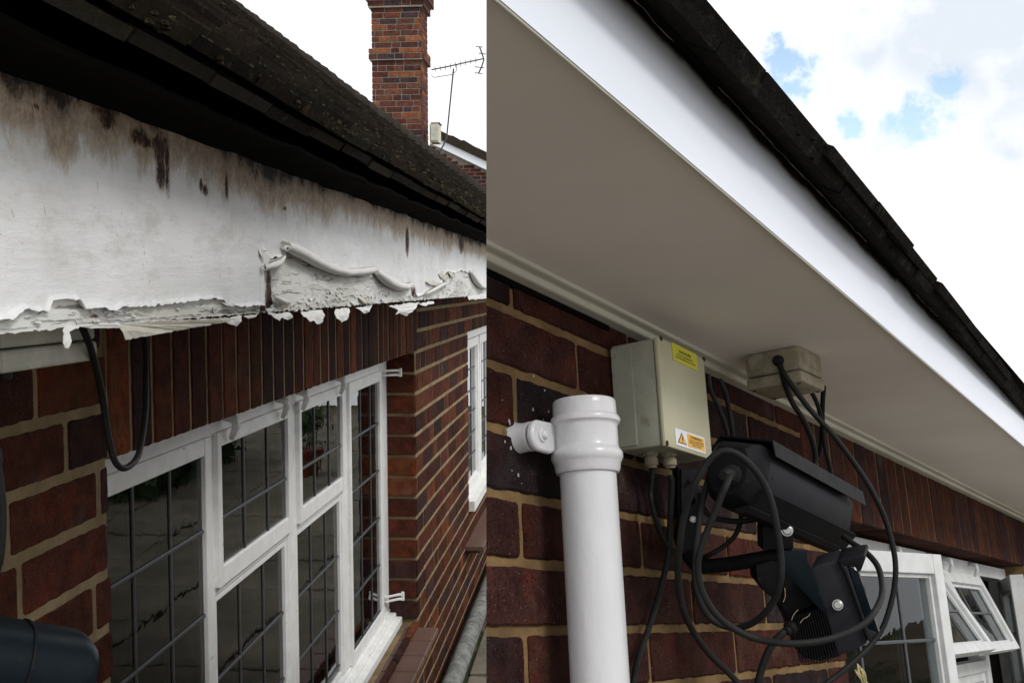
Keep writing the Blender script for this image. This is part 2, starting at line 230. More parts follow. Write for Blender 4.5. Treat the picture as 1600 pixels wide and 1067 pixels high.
# ================= mesh kit
def lin(a, b, t): return a+(b-a)*t
class MB:
    def __init__(s): s.v = []; s.f = []; s.mi = []; s.tone = {}; s.at = {}
    def add(s, vs, fs, mi=0, tone=None):
        o = len(s.v); s.v += [tuple(v) for v in vs]
        for f in fs: s.f.append(tuple(i+o for i in f)); s.mi.append(mi)
        if tone:
            for i in range(o, len(s.v)): s.tone[i] = tone
        return o
    def box(s, a, b, mi=0, tone=None, bev=0):
        x0, y0, z0 = a; x1, y1, z1 = b
        if x0 > x1: x0, x1 = x1, x0
        if y0 > y1: y0, y1 = y1, y0
        if z0 > z1: z0, z1 = z1, z0
        if bev <= 0:
            s.add([(x0, y0, z0), (x1, y0, z0), (x1, y1, z0), (x0, y1, z0), (x0, y0, z1), (x1, y0, z1), (x1, y1, z1), (x0, y1, z1)],
                  [(0, 3, 2, 1), (4, 5, 6, 7), (0, 1, 5, 4), (1, 2, 6, 5), (2, 3, 7, 6), (3, 0, 4, 7)], mi, tone); return
        bm = bmesh.new(); bmesh.ops.create_cube(bm, size=1)
        for v in bm.verts: v.co = Vector(((x0+x1)/2+v.co.x*(x1-x0), (y0+y1)/2+v.co.y*(y1-y0), (z0+z1)/2+v.co.z*(z1-z0)))
        bmesh.ops.bevel(bm, geom=bm.edges[:], offset=bev, segments=2, profile=.5, affect='EDGES')
        bm.verts.ensure_lookup_table(); bm.verts.index_update()
        s.add([v.co[:] for v in bm.verts], [[v.index for v in f.verts] for f in bm.faces], mi, tone); bm.free()
    def prism(s, pts, d, mi=0, tone=None):         # pts: 3-D loop, d: extrusion vector
        n = len(pts); d = Vector(d); P = [Vector(p) for p in pts]
        s.add(P+[p+d for p in P], [tuple(range(n-1, -1, -1)), tuple(range(n, 2*n))]+[(i, (i+1) % n, (i+1) % n+n, i+n) for i in range(n)], mi, tone)
    def tube(s, pts, r, seg=10, mi=0, tone=None, caps=True):
        P = [Vector(p) for p in pts]; rr = r if isinstance(r, (list, tuple)) else [r]*len(P)
        up = None; rings = []
        for i, p in enumerate(P):
            t = (P[min(i+1, len(P)-1)]-P[max(i-1, 0)]).normalized()
            if up is None: up = t.orthogonal().normalized()
            up = (up-t*up.dot(t)).normalized(); bi = t.cross(up)
            rings.append([p+(up*math.cos(a)+bi*math.sin(a))*rr[i] for a in [2*math.pi*k/seg for k in range(seg)]])
        vs = [v for r_ in rings for v in r_]; fs = []
        for i in range(len(P)-1):
            for k in range(seg): a = i*seg+k; b = i*seg+(k+1) % seg; fs.append((a, b, b+seg, a+seg))
        if caps: fs.append(tuple(range(seg-1, -1, -1))); fs.append(tuple(range((len(P)-1)*seg, len(P)*seg)))
        s.add(vs, fs, mi, tone)
    def lathe(s, o, ax, prof, seg=32, mi=0):       # prof: (distance along ax, radius)
        ax = Vector(ax).normalized(); s.tube([Vector(o)+ax*h for h, r in prof], [r for h, r in prof], seg, mi)
    def build(s, name, mats, fr, origin, parent, smooth=0, cut=None, solid=0, bevel=0):
        """mesh given in the coordinates of fr; stored relative to origin"""
        me = bpy.data.meshes.new(name); o = Vector(origin)
        me.from_pydata([Vector(v)-o for v in s.v], [], s.f)
        if isinstance(mats, str): mats = [mats]
        for k in mats: me.materials.append(MATS[k])
        me.polygons.foreach_set('material_index', s.mi)
        if s.tone:
            a = me.color_attributes.new('tone', 'FLOAT_COLOR', 'POINT')
            for i, c in s.tone.items(): a.data[i].color = (c[0], c[1], c[2], 1)
        for k, d in s.at.items():
            a = me.attributes.new(k, 'FLOAT', 'POINT'); a.data.foreach_set('value', d)
        bm = bmesh.new(); bm.from_mesh(me)
        if cut:                                     # trim square to the end wall
            bmesh.ops.recalc_face_normals(bm, faces=bm.faces[:])
            co_, no_ = cut; co_ = fr.l(co_)-o; no_ = fr.inv@no_
            g = bmesh.ops.bisect_plane(bm, geom=bm.verts[:]+bm.edges[:]+bm.faces[:], plane_co=co_, plane_no=no_, clear_outer=True)
            ed = [e for e in g['geom_cut'] if isinstance(e, bmesh.types.BMEdge)]
            bmesh.ops.holes_fill(bm, edges=[e for e in ed if e.is_valid and e.is_boundary], sides=0)
        if not s.at: bmesh.ops.recalc_face_normals(bm, faces=bm.faces[:])
        bm.to_mesh(me); bm.free()
        if smooth: me.shade_smooth() if smooth == 1 else me.set_sharp_from_angle(angle=math.radians(35))
        ob = bpy.data.objects.new(name, me); COL.objects.link(ob)
        if parent is None: ob.matrix_world = Matrix.Translation(fr.w(origin)) @ fr.m.to_4x4()
        else: ob.parent = parent
        if solid:
            md = ob.modifiers.new('thick', 'SOLIDIFY'); md.thickness = solid; md.offset = 0
            if len(mats) > 1: md.material_offset = 1
        if bevel:
            md = ob.modifiers.new('edge', 'BEVEL'); md.width = bevel; md.segments = 2; md.limit_method = 'ANGLE'; md.angle_limit = math.radians(40)
        if smooth == 2 or bevel: 
            for p in me.polygons: p.use_smooth = True
        return ob
class Thing:
    def __init__(s, name, label, cat, fr, origin, group=None):
        s.fr = fr; s.o = Vector(origin); e = bpy.data.objects.new(name, None); COL.objects.link(e); e.empty_display_size = .05
        e.matrix_world = Matrix.Translation(fr.w(origin)) @ fr.m.to_4x4(); e['label'] = label; e['category'] = cat
        if group: e['group'] = group
        s.e = e
    def part(s, mb, name, mats, parent=None, **k):
        return mb.build(name, mats, s.fr, s.o, parent or s.e, **k)
def sway(x, y, z): return noise.noise(Vector((x, y, z)))
# ================= bricks
REDS = [(.078, .026, .015), (.064, .022, .014), (.100, .034, .017), (.056, .021, .015), (.038, .018, .017), (.135, .047, .020), (.055, .028, .026), (.085, .027, .018)]
def one_brick(mb, y0, z0, y1, z1, x=0, mp=None, tone=None, near=True, dep=.018):
    """rounded, slightly irregular brick face; mp maps (y,z,x) -> point"""
    j = random.uniform(-.0012, .0012); x = x+j; k = .0022
    w, h = y1-y0, z1-z0
    if w < .012 or h < .012: return
    step_ = .009 if near else .2
    def ring(ins, xx, amp):
        pts = []
        def seg(ax, ay, bx, by):
            n = max(1, int(math.hypot(bx-ax, by-ay)/step_))
            for i in range(n):
                t = i/n; X_, Y_ = lin(ax, bx, t), lin(ay, by, t); w_ = sway(X_*60, Y_*60, z0*9)*amp*1.6+random.uniform(-amp, amp)*.35; pts.append((X_+w_, Y_+w_*(1 if by == ay else .2)))
        a, b, c, d = y0+ins, z0+ins, y1-ins, z1-ins
        cc = .0025 if near else .002
        for q in ((a+cc, b, c-cc, b), (c, b+cc, c, d-cc), (c-cc, d, a+cc, d), (a, d-cc, a, b+cc)): seg(*q); pts.append((q[2], q[3]))
        return [(p[0], p[1], xx) for p in pts]
    amp = .0012 if near else 0
    r0 = ring(0, x-dep, amp); r1 = [(p[0], p[1], x-.0022) for p in r0]
    cy, cz = (y0+y1)/2, (z0+z1)/2
    r2 = [(p[0]+(cy-p[0])*2*k/w, p[1]+(cz-p[1])*2*k/h, x) for p in r1]
    n = len(r0); vs = [mp(*p) for p in r0+r1+r2]
    fs = [(i, (i+1) % n, n+(i+1) % n, n+i) for i in range(n)]+[(n+i, n+(i+1) % n, 2*n+(i+1) % n, 2*n+i) for i in range(n)]+[tuple(range(2*n, 3*n))]
    t = tone or random.choice(REDS); q = random.uniform(.8, 1.2); mb.add(vs, fs, 0, (t[0]*q, t[1]*q, t[2]*q))
def minus(iv, cuts):
    out_ = [iv]
    for c0, c1 in cuts:
        n = []
        for a, b in out_:
            if c1 <= a or c0 >= b: n.append((a, b))
            else:
                if a < c0: n.append((a, c0))
                if c1 < b: n.append((c1, b))
        out_ = n
    return out_
def brick_rows(mb, y0, y1, z0, z1, pitch, zref, length, holes, x=0, mp=None, joint=.011, near=lambda y: True, shift=0, mixed=True, pal=None):
    """holes: (y0,y1,z0,z1). Courses on a grid through zref"""
    k0 = int(math.floor((z0-zref)/pitch)); k1 = int(math.ceil((z1-zref)/pitch))
    for k in range(k0, k1+1):
        za = zref+k*pitch+joint/2; zb = zref+(k+1)*pitch-joint/2
        a = max(za, z0); b = min(zb, z1)
        if b-a < .01: continue
        zc = (a+b)/2; cuts = []
        for h in holes:
            if h[2] < zc < h[3]: cuts.append((h[0], h[1]))
            elif h[2] < b and h[3] > a and not (h[2] < zc < h[3]):
                pass
        y = y0-random.uniform(0, length)-(length/2 if k % 2 else 0)
        if not mixed: y = y0-(length/2 if k % 2 else 0)+shift
        while y < y1:
            L = length if (not mixed or random.random() < .72) else length/2
            s_, e_ = max(y+joint/2, y0), min(y+L-joint/2, y1)
            if e_-s_ > .01:
                for p, q in minus((s_, e_), [(c[0], c[1]) for c in cuts]):
                    one_brick(mb, p, a, q, b, x, mp, near=near(p), tone=random.choice(pal) if pal else None)
            y += L
def sheet(mb, y0, y1, z0, z1, x, holes, mp, mi=1, cell=None):
    ys = sorted(set([y0, y1]+[h[0] for h in holes]+[h[1] for h in holes])); zs = sorted(set([z0, z1]+[h[2] for h in holes]+[h[3] for h in holes]))
    ys = [y for y in ys if y0 <= y <= y1]; zs = [z for z in zs if z0 <= z <= z1]
    for i in range(len(ys)-1):
        for j in range(len(zs)-1):
            cy, cz = (ys[i]+ys[i+1])/2, (zs[j]+zs[j+1])/2
            if any(h[0] < cy < h[1] and h[2] < cz < h[3] for h in holes): continue
            mb.box(mp(ys[i], zs[j], x), mp(ys[i+1], zs[j+1], x-.09), mi, (0, 0, 0))
mpL = lambda y, z, x: (x, y, z)
# ================= windows (leaded casements), used by both houses
def obox(mb, fn, a, b, mi=0, bev=.002):
    t = MB(); t.box(a, b, 0, None, bev); mb.add([fn(Vector(v)) for v in t.v], t.f, mi)
def lights(win, T, o, yd, nd, w, h, zd=Vector((0, 0, 1)), st=.045, th=.042, ny=2, nz=5, came_y=None, came_z=None, paint='window_paint', sash=True, bot=None, label=None, st0=None, xg=-.021, bead=True):
    """one glazed light: sash frame, pane and lead lattice. o = lower corner on the outer face"""
    fn = lambda v: o+yd*v.x+zd*v.z+nd*v.y     # v = (along, out, up)
    bot = bot or st; st0 = st0 or st
    c = None
    if sash:
        mb = MB(); obox(mb, fn, (0, -th, 0), (st0, 0, h)); obox(mb, fn, (w-st, -th, 0), (w, 0, h))
        obox(mb, fn, (st0, -th, 0), (w-st, -.0012, bot)); obox(mb, fn, (st0, -th, h-st), (w-st, -.0012, h))
        q = .009 if bead else 0                                                     # glazing bead
        if bead: obox(mb, fn, (st, -th+.006, bot), (st+q, -.011, h-st)); obox(mb, fn, (w-st-q, -th+.006, bot), (w-st, -.011, h-st))
        if bead: obox(mb, fn, (st+q, -th+.006, bot), (w-st-q, -.0125, bot+q)); obox(mb, fn, (st+q, -th+.006, h-st-q), (w-st-q, -.0125, h-st))
        c = T.part(mb, 'casement', paint, parent=win, smooth=0)
        if label: c['label'] = label
        i0, i1, k0, k1 = st0+q*.5, w-st-q*.5, bot+q*.5, h-st-q*.5
    else: i0, i1, k0, k1 = 0, w, 0, h
    mb = MB(); obox(mb, fn, (i0, xg-.004, k0), (i1, xg, k1), bev=0); T.part(mb, 'pane', 'window_glass', parent=win)
    mb = MB(); ys = came_y if came_y is not None else [i0+(i1-i0)*(k+1)/(ny+1) for k in range(ny)]; zs = came_z if came_z is not None else [k0+(k1-k0)*(k+1)/(nz+1) for k in range(nz)]
    for y in ys: obox(mb, fn, (y-.0038, xg-.0015, k0), (y+.0038, xg+.0035, k1), bev=.002)
    for z in zs: obox(mb, fn, (i0, xg-.001, z-.0038), (i1, xg+.004, z+.0038), bev=.002)
    T.part(mb, 'lead_lattice', 'lead', parent=win)
# ======================================================= LEFT HOUSE
WX = -.67; FX = -.775                              # wall face, window frame face
def LP(x, y, X=WX): return px(LF, x, y, 0, X)
EYE = 1.65
H1 = Thing('brick_house', 'red brick house with peeling stained fascia, mossy tiled roof and shut leaded windows', 'house', LF, (WX, 1.4, -EYE))
holeA = (1.435, 3.905, -1.215, -.02)               # soldier course and window opening together
holeB = (5.47, 8.2, -1.14, -.2265)
mb = MB(); Z0 = LP(28, 875).z
brick_rows(mb, .5, 11.5, -1.64, .12, .0752, Z0, .2285, [(1.435, 3.905, -1.215, -.233), (1.435, 3.93, -.233, .0), holeB], x=WX, mp=mpL, near=lambda y: y < 1.7, mixed=True, joint=.0135)
# window reveals: brick returns either side of each opening
for (yy, hz0, hz1, fl) in ((3.905, -1.215, -.235, 1), (8.2, -1.14, -.2265, 1)):
    k = math.floor((hz0-Z0)/.0752)
    for i in range(int(k), int(k)+16):
        za, zb = max(Z0+i*.0752+.0055, hz0), min(Z0+(i+1)*.0752-.0055, hz1)
        if zb-za > .015: one_brick(mb, WX-.118, za, WX-.004, zb, 0, lambda a, b, c, yy=yy: (a, yy-.004-c, b), near=False)
    mb.box((WX-.12, yy+.004, hz0), (WX-.006, yy+.03, hz1), 1, (0, 0, 0))
for a, b in ((.5, 1.43), (3.91, 5.466), (8.21, 11.5)): mb.box((WX-.11, a, -1.65), (WX-.0024, b, .12), 1, (0, 0, 0))
for h in (holeA, holeB): mb.box((WX-.11, h[0]-.005, -1.65), (WX-.0024, h[1]+.005, h[2]-.03), 1, (0, 0, 0)); mb.box((WX-.11, h[0]-.005, (-.015 if h is holeA else h[3]+.002)), (WX-.0020, h[1]+.005, .12), 1, (0, 0, 0))
H1.part(mb, 'wall', ['brick', 'mortar_left'])
mb = MB(); y = 1.44
mb.box((WX-.10, 1.436, -.2325), (WX-.0013, 3.92, -.02), 1, (0, 0, 0))
while y < 3.92:
    one_brick(mb, y, -.233, y+.0645, -.02, WX+.001, mpL, near=y < 2.6, tone=random.choice(REDS[:6]), dep=.1); y += .0762
H1.part(mb, 'soldier_course', ['brick', 'mortar_left'])
# ---- fascia
FB, FT, FXX = -.032, .168, -.43
def sp(x, y, X=FXX): p = px(LF, x, y, 0, X); return p.y, p.z
ROT = [(150, 176, 13, 16), (146, 160, 22, 14), (200, 203, 15, 14), (212, 214, 9, 10), (235, 225, 9, 30), (236, 262, 9, 26), (228, 215, 14, 10), (246, 250, 4, 45), (308, 291, 4, 9), (343, 283, 2.5, 22), (301, 283, 3, 10), (411, 455, 5, 34), (409, 478, 5, 14),
       (634, 375, 3, 22), (720, 378, 4, 16), (120, 490, 9, 3), (380, 198, 90, 6), (437, 321, 2.5, 3), (644, 455, 3, 8), (30, 152, 5, 4), (23, 165, 2, 15)]
def fields(Y, Z):
    x = 940-FXX*-1*1715/Y if Y > 0 else 0
    y = 446-Z*1715/Y
    n1 = sway(Y*7, Z*9, 1.3); n2 = sway(Y*26, Z*5, 4.4)
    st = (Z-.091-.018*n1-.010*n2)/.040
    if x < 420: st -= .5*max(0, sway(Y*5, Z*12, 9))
    rot = 0
    for a, b, w, h in ROT:
        d = ((x-a)/w)**2+((y-b)/h)**2
        if d < 4: rot = max(rot, 1.0-.5*d)
    return st, rot
Ys = [.55+.0035*i for i in range(600)]; Ys += [Ys[-1]+.02*i for i in range(1, 300)]
def grid(ycols, z_lo, z_hi, nz, xf):
    mb = MB(); st = []; ro = []; vs = []; fs = []
    for i, Y in enumerate(ycols):
        a, b = z_lo(Y), z_hi(Y)
        for k in range(nz+1):
            t = k/nz; Z = lin(b, a, t); p = (xf(Y, Z, a), Y, Z); vs.append(p); s_, r_ = fields(Y, Z); st.append(s_); ro.append(r_)
    for i in range(len(ycols)-1):
        for k in range(nz): q = i*(nz+1)+k; fs.append((q, q+nz+1, q+nz+2, q+1))
    mb.add(vs, fs); mb.at['stain_shade'] = st; mb.at['rot'] = ro; return mb
jag = lambda Y: .0022*sway(Y*60, 0, 0)+.0015*sway(Y*180, 0, 3)
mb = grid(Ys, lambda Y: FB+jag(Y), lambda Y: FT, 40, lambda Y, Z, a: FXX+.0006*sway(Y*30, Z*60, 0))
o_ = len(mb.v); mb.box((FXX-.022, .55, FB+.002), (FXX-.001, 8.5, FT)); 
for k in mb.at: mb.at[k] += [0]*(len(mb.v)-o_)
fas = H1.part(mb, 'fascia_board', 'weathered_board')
EL = [(-40, 503), (0, 501), (14, 494), (22, 488), (35, 484), (50, 487), (70, 486), (72, 470), (95, 467), (117, 471), (121, 483), (148, 481), (160, 485), (173, 486), (180, 479), (220, 480), (275, 473), (325, 467), (342, 469), (345, 474), (352, 476), (356, 478), (375, 480), (400, 477), (405, 478)]
ER = [(413, 404), (425, 403), (441, 400), (443, 386), (455, 390), (470, 398), (485, 407), (500, 415), (520, 423), (545, 427), (575, 426), (585, 428), (596, 437), (615, 447), (630, 451), (642, 449), (644, 462), (652, 463), (663, 459), (675, 456), (688, 450), (690, 430), (699, 424), (708, 427), (718, 423), (733, 427), (738, 438), (750, 450), (764, 452), (790, 450)]
def edgefn(P):
    Q = [sp(*p) for p in P]
    def f(Y):
        if Y <= Q[0][0]: return Q[0][1]
        for i in range(len(Q)-1):
            if Q[i][0] <= Y <= Q[i+1][0]: return lin(Q[i][1], Q[i+1][1], (Y-Q[i][0])/max(1e-6, Q[i+1][0]-Q[i][0]))
        return Q[-1][1]+.01*sway(Y*6, 0, 0)
    return f
fl = edgefn(EL); f_r = edgefn(ER); YJ = sp(406, 450)[0]; YK = sp(412, 450)[0]
def lift(Y, Z, a): d = Z-a; return FXX+.0012+.0006*sway(Y*25, Z*40, 2)+max(0, .0048*(1+sway(Y*14, 1, 1))*math.exp(-d/.0022)*(1-.2*sway(Y*40, 0, 5)))
ZJ = sp(408, 392)[1]
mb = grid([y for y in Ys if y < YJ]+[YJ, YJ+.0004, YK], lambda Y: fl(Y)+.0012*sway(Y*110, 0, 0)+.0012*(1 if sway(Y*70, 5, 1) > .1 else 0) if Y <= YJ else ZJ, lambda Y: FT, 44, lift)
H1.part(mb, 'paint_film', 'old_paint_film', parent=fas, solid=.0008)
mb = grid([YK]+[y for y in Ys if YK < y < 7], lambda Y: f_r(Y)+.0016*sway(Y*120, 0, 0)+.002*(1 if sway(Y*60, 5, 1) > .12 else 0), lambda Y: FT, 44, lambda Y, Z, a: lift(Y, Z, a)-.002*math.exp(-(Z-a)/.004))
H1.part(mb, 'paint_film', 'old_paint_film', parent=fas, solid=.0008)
def lo(Y): return FB+.003+.0035*abs(sway(Y*22, 3, 3))+.002*sway(Y*80, 1, 2)+(.004 if sway(Y*9, 8, 8) > .15 else 0)
def hi(Y): return max(lo(Y)+.0005, min(fl(Y)-.002, FB+.013+.004*sway(Y*15, 6, 6)+.003*(1 if sway(Y*40, 2, 2) > 0 else 0)))
mb = grid([y for y in Ys if y < YJ], lo, hi, 4, lambda Y, Z, a: FXX+.0006+.0018*max(0, sway(Y*30, 0, 0)))
H1.part(mb, 'older_paint_layer', 'weathered_board', parent=fas, solid=.0007)
# rolls of peeled paint
def roll(pts, rad, turn=5.2, a0=2.2):
    mb = MB(); P = [px(LF, x, y, 0, FXX+.006) for x, y in pts]; vs = []; K = 15; fine = []
    for i in range(len(P)-1):
        for t in range(4): fine.append((P[i].lerp(P[i+1], t/4), lin(rad[i], rad[i+1], t/4)))
    fine.append((P[-1], rad[-1]))
    for i, (p, r) in enumerate(fine):
        for k in range(K):
            a = a0+turn*k/(K-1); rr = r*.92*(1-.22*k/(K-1))*(1+.09*sway(p.y*50, k*.5, 0)+.05*sway(p.y*200, k, 0)); vs.append((p.x+rr*math.cos(a)+r*.4, p.y, p.z+rr*math.sin(a)))
    fs = [(i*K+k, i*K+k+1, (i+1)*K+k+1, (i+1)*K+k) for i in range(len(fine)-1) for k in range(K-1)]
    mb.add(vs, fs); return H1.part(mb, 'paint_curl', ['peeled_paint', 'peeled_paint_back'], parent=fas, solid=.0007, smooth=2)
roll([(443, 383), (456, 389), (470, 396), (485, 405), (500, 413), (520, 421), (540, 425), (562, 424), (583, 421)], [.0085, .0105, .0105, .0100, .0095, .009, .0085, .009, .0085])
roll([(586, 424), (594, 432), (604, 439), (618, 446), (632, 448), (643, 443)], [.006, .011, .013, .012, .010, .006])
roll([(411, 418), (424, 414), (434, 410), (443, 401)], [.004, .007, .006, .003])
roll([(426, 463), (434, 468), (443, 472), (450, 470)], [.003, .005, .005, .002])
roll([(664, 459), (675, 453), (687, 446), (700, 441)], [.004, .007, .007, .004])
roll([(734, 424), (740, 436), (748, 446), (758, 450)], [.006, .012, .012, .008])
def flap(pts, cv=.01, X=FXX, name='paint_flap'):
    """a loose tongue of paint; outline in the picture plane of the board, bellied outward"""
    q = []
    for i in range(len(pts)):
        (x0, y0), (x1, y1) = pts[i], pts[(i+1) % len(pts)]; n_ = max(1, int(math.hypot(x1-x0, y1-y0)/3.5))
        for k in range(n_): q.append((lin(x0, x1, k/n_)+random.uniform(-1.1, 1.1)*(k > 0), lin(y0, y1, k/n_)+random.uniform(-1.3, 1.3)*(k > 0)))
    P = [px(LF, x, y, 0, X) for x, y in q]; c = sum(P, Vector())/len(P); bm = bmesh.new()
    f = bm.faces.new([bm.verts.new(p) for p in P]); bmesh.ops.triangulate(bm, faces=[f]); bmesh.ops.subdivide_edges(bm, edges=bm.edges[:], cuts=1, use_grid_fill=True)
    zt = max(p.z for p in P); zb = min(p.z for p in P)
    for v in bm.verts: t = (zt-v.co.z)/max(1e-4, zt-zb); v.co.x += cv*math.sin(t*2.2)+.0025*sway(v.co.y*70, v.co.z*70, 0)
    bm.verts.index_update(); mb = MB(); mb.add([v.co[:] for v in bm.verts], [[v.index for v in f.verts] for f in bm.faces]); bm.free()
    return H1.part(mb, name, ['peeled_paint', 'peeled_paint_back'], parent=fas, solid=.0006)
for pts, cv in (([(181, 506), (230, 503), (290, 500), (345, 497), (368, 498), (340, 505), (300, 511), (255, 519), (215, 526), (191, 531), (188, 520)], .004),
                ([(112, 509), (140, 506), (182, 505), (184, 512), (150, 512), (136, 513)], .003), ([(108, 508), (118, 510), (100, 520), (95, 532), (91, 545), (84, 543), (81, 536), (88, 524), (97, 513)], .009),
                ([(340, 499), (356, 497), (376, 493), (372, 502), (366, 510), (352, 506)], .004), ([(376, 494), (398, 492), (404, 489), (396, 495), (382, 497)], .003),
                ([(418, 490), (450, 489), (453, 495), (446, 500), (437, 496), (433, 502), (423, 496)], .004), ([(468, 488), (502, 484), (501, 496), (499, 503), (492, 507), (484, 501), (478, 503), (470, 495)], .006),
                ([(524, 483), (545, 481), (541, 491), (538, 500), (530, 504), (521, 498), (520, 490)], .005), ([(555, 481), (582, 477), (574, 487), (566, 490), (560, 484)], .003), ([(606, 478), (655, 472), (643, 484), (631, 494), (629, 486), (614, 492), (618, 484)], .006),
                ([(400, 380), (414, 384), (416, 396), (413, 412), (409, 424), (405, 410), (402, 394)], .006), ([(730, 463), (765, 459), (762, 466), (731, 469)], .003), ([(650, 474), (676, 471), (676, 474), (660, 478)], .003),
                ([(663, 440), (676, 438), (686, 444), (684, 449), (674, 446), (664, 443)], .008), ([(683, 428), (690, 422), (697, 436), (692, 440), (686, 434)], .006), ([(697, 424), (706, 424), (708, 434), (702, 433)], .006), ([(558, 465), (562, 463), (580, 474), (577, 476), (562, 472)], .006),
                ([(355, 468), (358, 470), (356, 480), (346, 478), (341, 472), (348, 475)], .007)): flap(pts, cv)
random.seed(11); mb = MB()
def flake(y, z, s):
    a = random.uniform(0, 6.28); n = random.randint(4, 6); X = FXX+.0008
    P = [(X+.0007+random.uniform(0, .0030)*(1 if i < 2 else .1), y+2.4*s*math.cos(a+i*6.28/n)*random.uniform(.6, 1.2), z+.5*s*math.sin(a+i*6.28/n)*random.uniform(.6, 1.2)) for i in range(n)]
    c = (X+.0005, y, z); mb.add(P+[c], [(i, (i+1) % n, n) for i in range(n)])
for i in range(170):
    x = random.uniform(414, 762); t = random.random(); b = 489-(x-414)*.079; top = 470 if x < 470 else (455 if x < 640 else 446)
    yy = b-abs(random.gauss(0, 1))*(b-top)*.5; Y, Z = sp(x, yy)
    if Z < f_r(Y)-.004: flake(Y, Z, random.uniform(.0015, .006))
for i in range(30):
    x = random.uniform(0, 405); Y, Z = sp(x, 508-x*.05-random.uniform(0, 14)); flake(Y, Z, random.uniform(.001, .0035))
H1.part(mb, 'paint_flake', 'peeled_paint', parent=fas, solid=.0008)['kind'] = 'stuff'
mb = MB()                                            # rotten end grain in the board joint
for i in range(26):
    Z = lin(-.03, .055, i/26); w = .004+.004*abs(sway(Z*80, 2, 0)); mb.box((FXX-.004, YJ+.001-w*.2, Z), (FXX+.0014, YK-.001+w*.3, Z+.0034))
H1.part(mb, 'rotten_joint', 'rotten_wood', parent=fas)
mb = MB(); mb.box((-.68, .5, -.012), (-.452, 8.5, .0)); H1.part(mb, 'soffit', 'soffit_paint')
# ---- roof
PIT = math.radians(38.8); UD = Vector((-math.cos(PIT), 0, math.sin(PIT))); UN = Vector((math.sin(PIT), 0, math.cos(PIT))); E0 = Vector((-.338, 0, .176))
random.seed(5); mb = MB()
def slab(y0, y1, s0, s1, h0, h1, th, tone, mi=0):
    P = []
    for hh in (0, th):
        for (s_, yy) in ((s0, y0), (s0, y1), (s1, y1), (s1, y0)):
            h = h0 if s_ == s0 else h1
            P.append(E0+UD*s_+UN*(h+hh)+Vector((0, yy, 0)))
    mb.add(P, [(0, 1, 2, 3), (4, 7, 6, 5), (0, 4, 5, 1), (1, 5, 6, 2), (2, 6, 7, 3), (3, 7, 4, 0)], mi, tone)
for r in range(-1, 22):
    y = .2+(.08 if r % 2 else 0)
    while y < 21:
        g_ = random.uniform(.45, 1.6); tn = (g_*random.uniform(.9, 1.25), g_, g_*random.uniform(.85, 1)); jj = random.uniform(-.003, .003); s0 = (r*.1 if r >= 0 else .004)+jj
        up_ = .017 if r >= 0 else -.003
        slab(y+.003, y+.162, s0, s0+.135, up_+random.uniform(-.001, .003), .001 if r >= 0 else -.012, .012, tn)
        y += .165
roof = H1.part(mb, 'roof', ['roof_tile'])
def moss(mb, P, s):
    n = 7; vs = [P+Vector((0, 0, s*.5))]; 
    for k in range(n): a = 6.28*k/n; q = s*random.uniform(.6, 1.3); vs.append(P+Vector((q*math.cos(a)*.8, q*math.sin(a)*1.3, s*random.uniform(.0, .3))))
    for k in range(n): a = 6.28*k/n; q = s*random.uniform(.7, 1.2); vs.append(P+Vector((q*math.cos(a)*.8, q*math.sin(a)*1.3, -s*.6)))
    g_ = random.uniform(.6, 2.2); mb.add(vs, [(0, 1+k, 1+(k+1) % n) for k in range(n)]+[(1+k, 1+n+k, 1+n+(k+1) % n, 1+(k+1) % n) for k in range(n)], 0, (g_, g_*1.05, g_*.7))
mb = MB()
for i in range(2200):
    Y = .4+7*random.random()**1.4; r_ = int(random.random()**2*16); s_ = r_*.1+random.choice([0, 0, .05])+random.uniform(-.004, .02)
    moss(mb, E0+UD*s_+UN*random.uniform(.018, .030)+Vector((0, Y, 0)), random.uniform(.0015, .0035)*(1+.28*Y))
H1.part(mb, 'moss', ['roof_tile'], parent=roof)['kind'] = 'stuff'
RX = E0+UD*2.2
mb = MB(); y = .2; i = 0
while y < 21:                                        # overlapping ridge pieces
    L = max(.12, min(.42, .0036*y*y)); r0 = .05; dz = random.uniform(-.004, .004); vs = []
    for e, yy in enumerate((y, y+L-.006)):
        for k in range(9):
            a = math.pi*k/8; rr = r0+(.0 if e == 0 else .009*y); vs.append((RX.x-.02+rr*math.cos(a), yy, RX.z-.04+dz+rr*math.sin(a)*.9))
    g_ = random.uniform(.7, 1.2); mb.add(vs, [(k, k+1, k+10, k+9) for k in range(8)]+[tuple(range(8, -1, -1)), tuple(range(9, 18))], 0, (g_, g_, g_)); y += L; i += 1
H1.part(mb, 'ridge_tile', ['roof_tile'], parent=roof)
mb = MB(); b0 = RX; mb.prism([(RX.x, .2, RX.z+.02), (RX.x, 21, RX.z+.02), (RX.x-1.75, 21, RX.z-1.4), (RX.x-1.75, .2, RX.z-1.4)], (0, 0, -.02), 0, (1, 1, 1)); H1.part(mb, 'back_slope', ['roof_tile'], parent=roof)
mb = MB(); vs = []; n = 400                           # sagging felt and dark boarding under the tile ends
for i in range(n):
    Y = .2+.045*i; w = -.006+.005*sway(Y*9, 0, 0)+.003*sway(Y*31, 1, 0); vs += [(-.352+w, Y, .168+w), (-.378, Y, .171+.7*w), (-.405, Y, .169+w*.5), (-.452, Y, .158+w*1.5), (-.52, Y, .245), (-1.1, Y, .76)]
mb.add(vs, [(i*6+k, i*6+k+1, i*6+k+7, i*6+k+6) for i in range(n-1) for k in range(5)]); H1.part(mb, 'underfelt', 'roofing_felt', parent=roof, solid=.004)
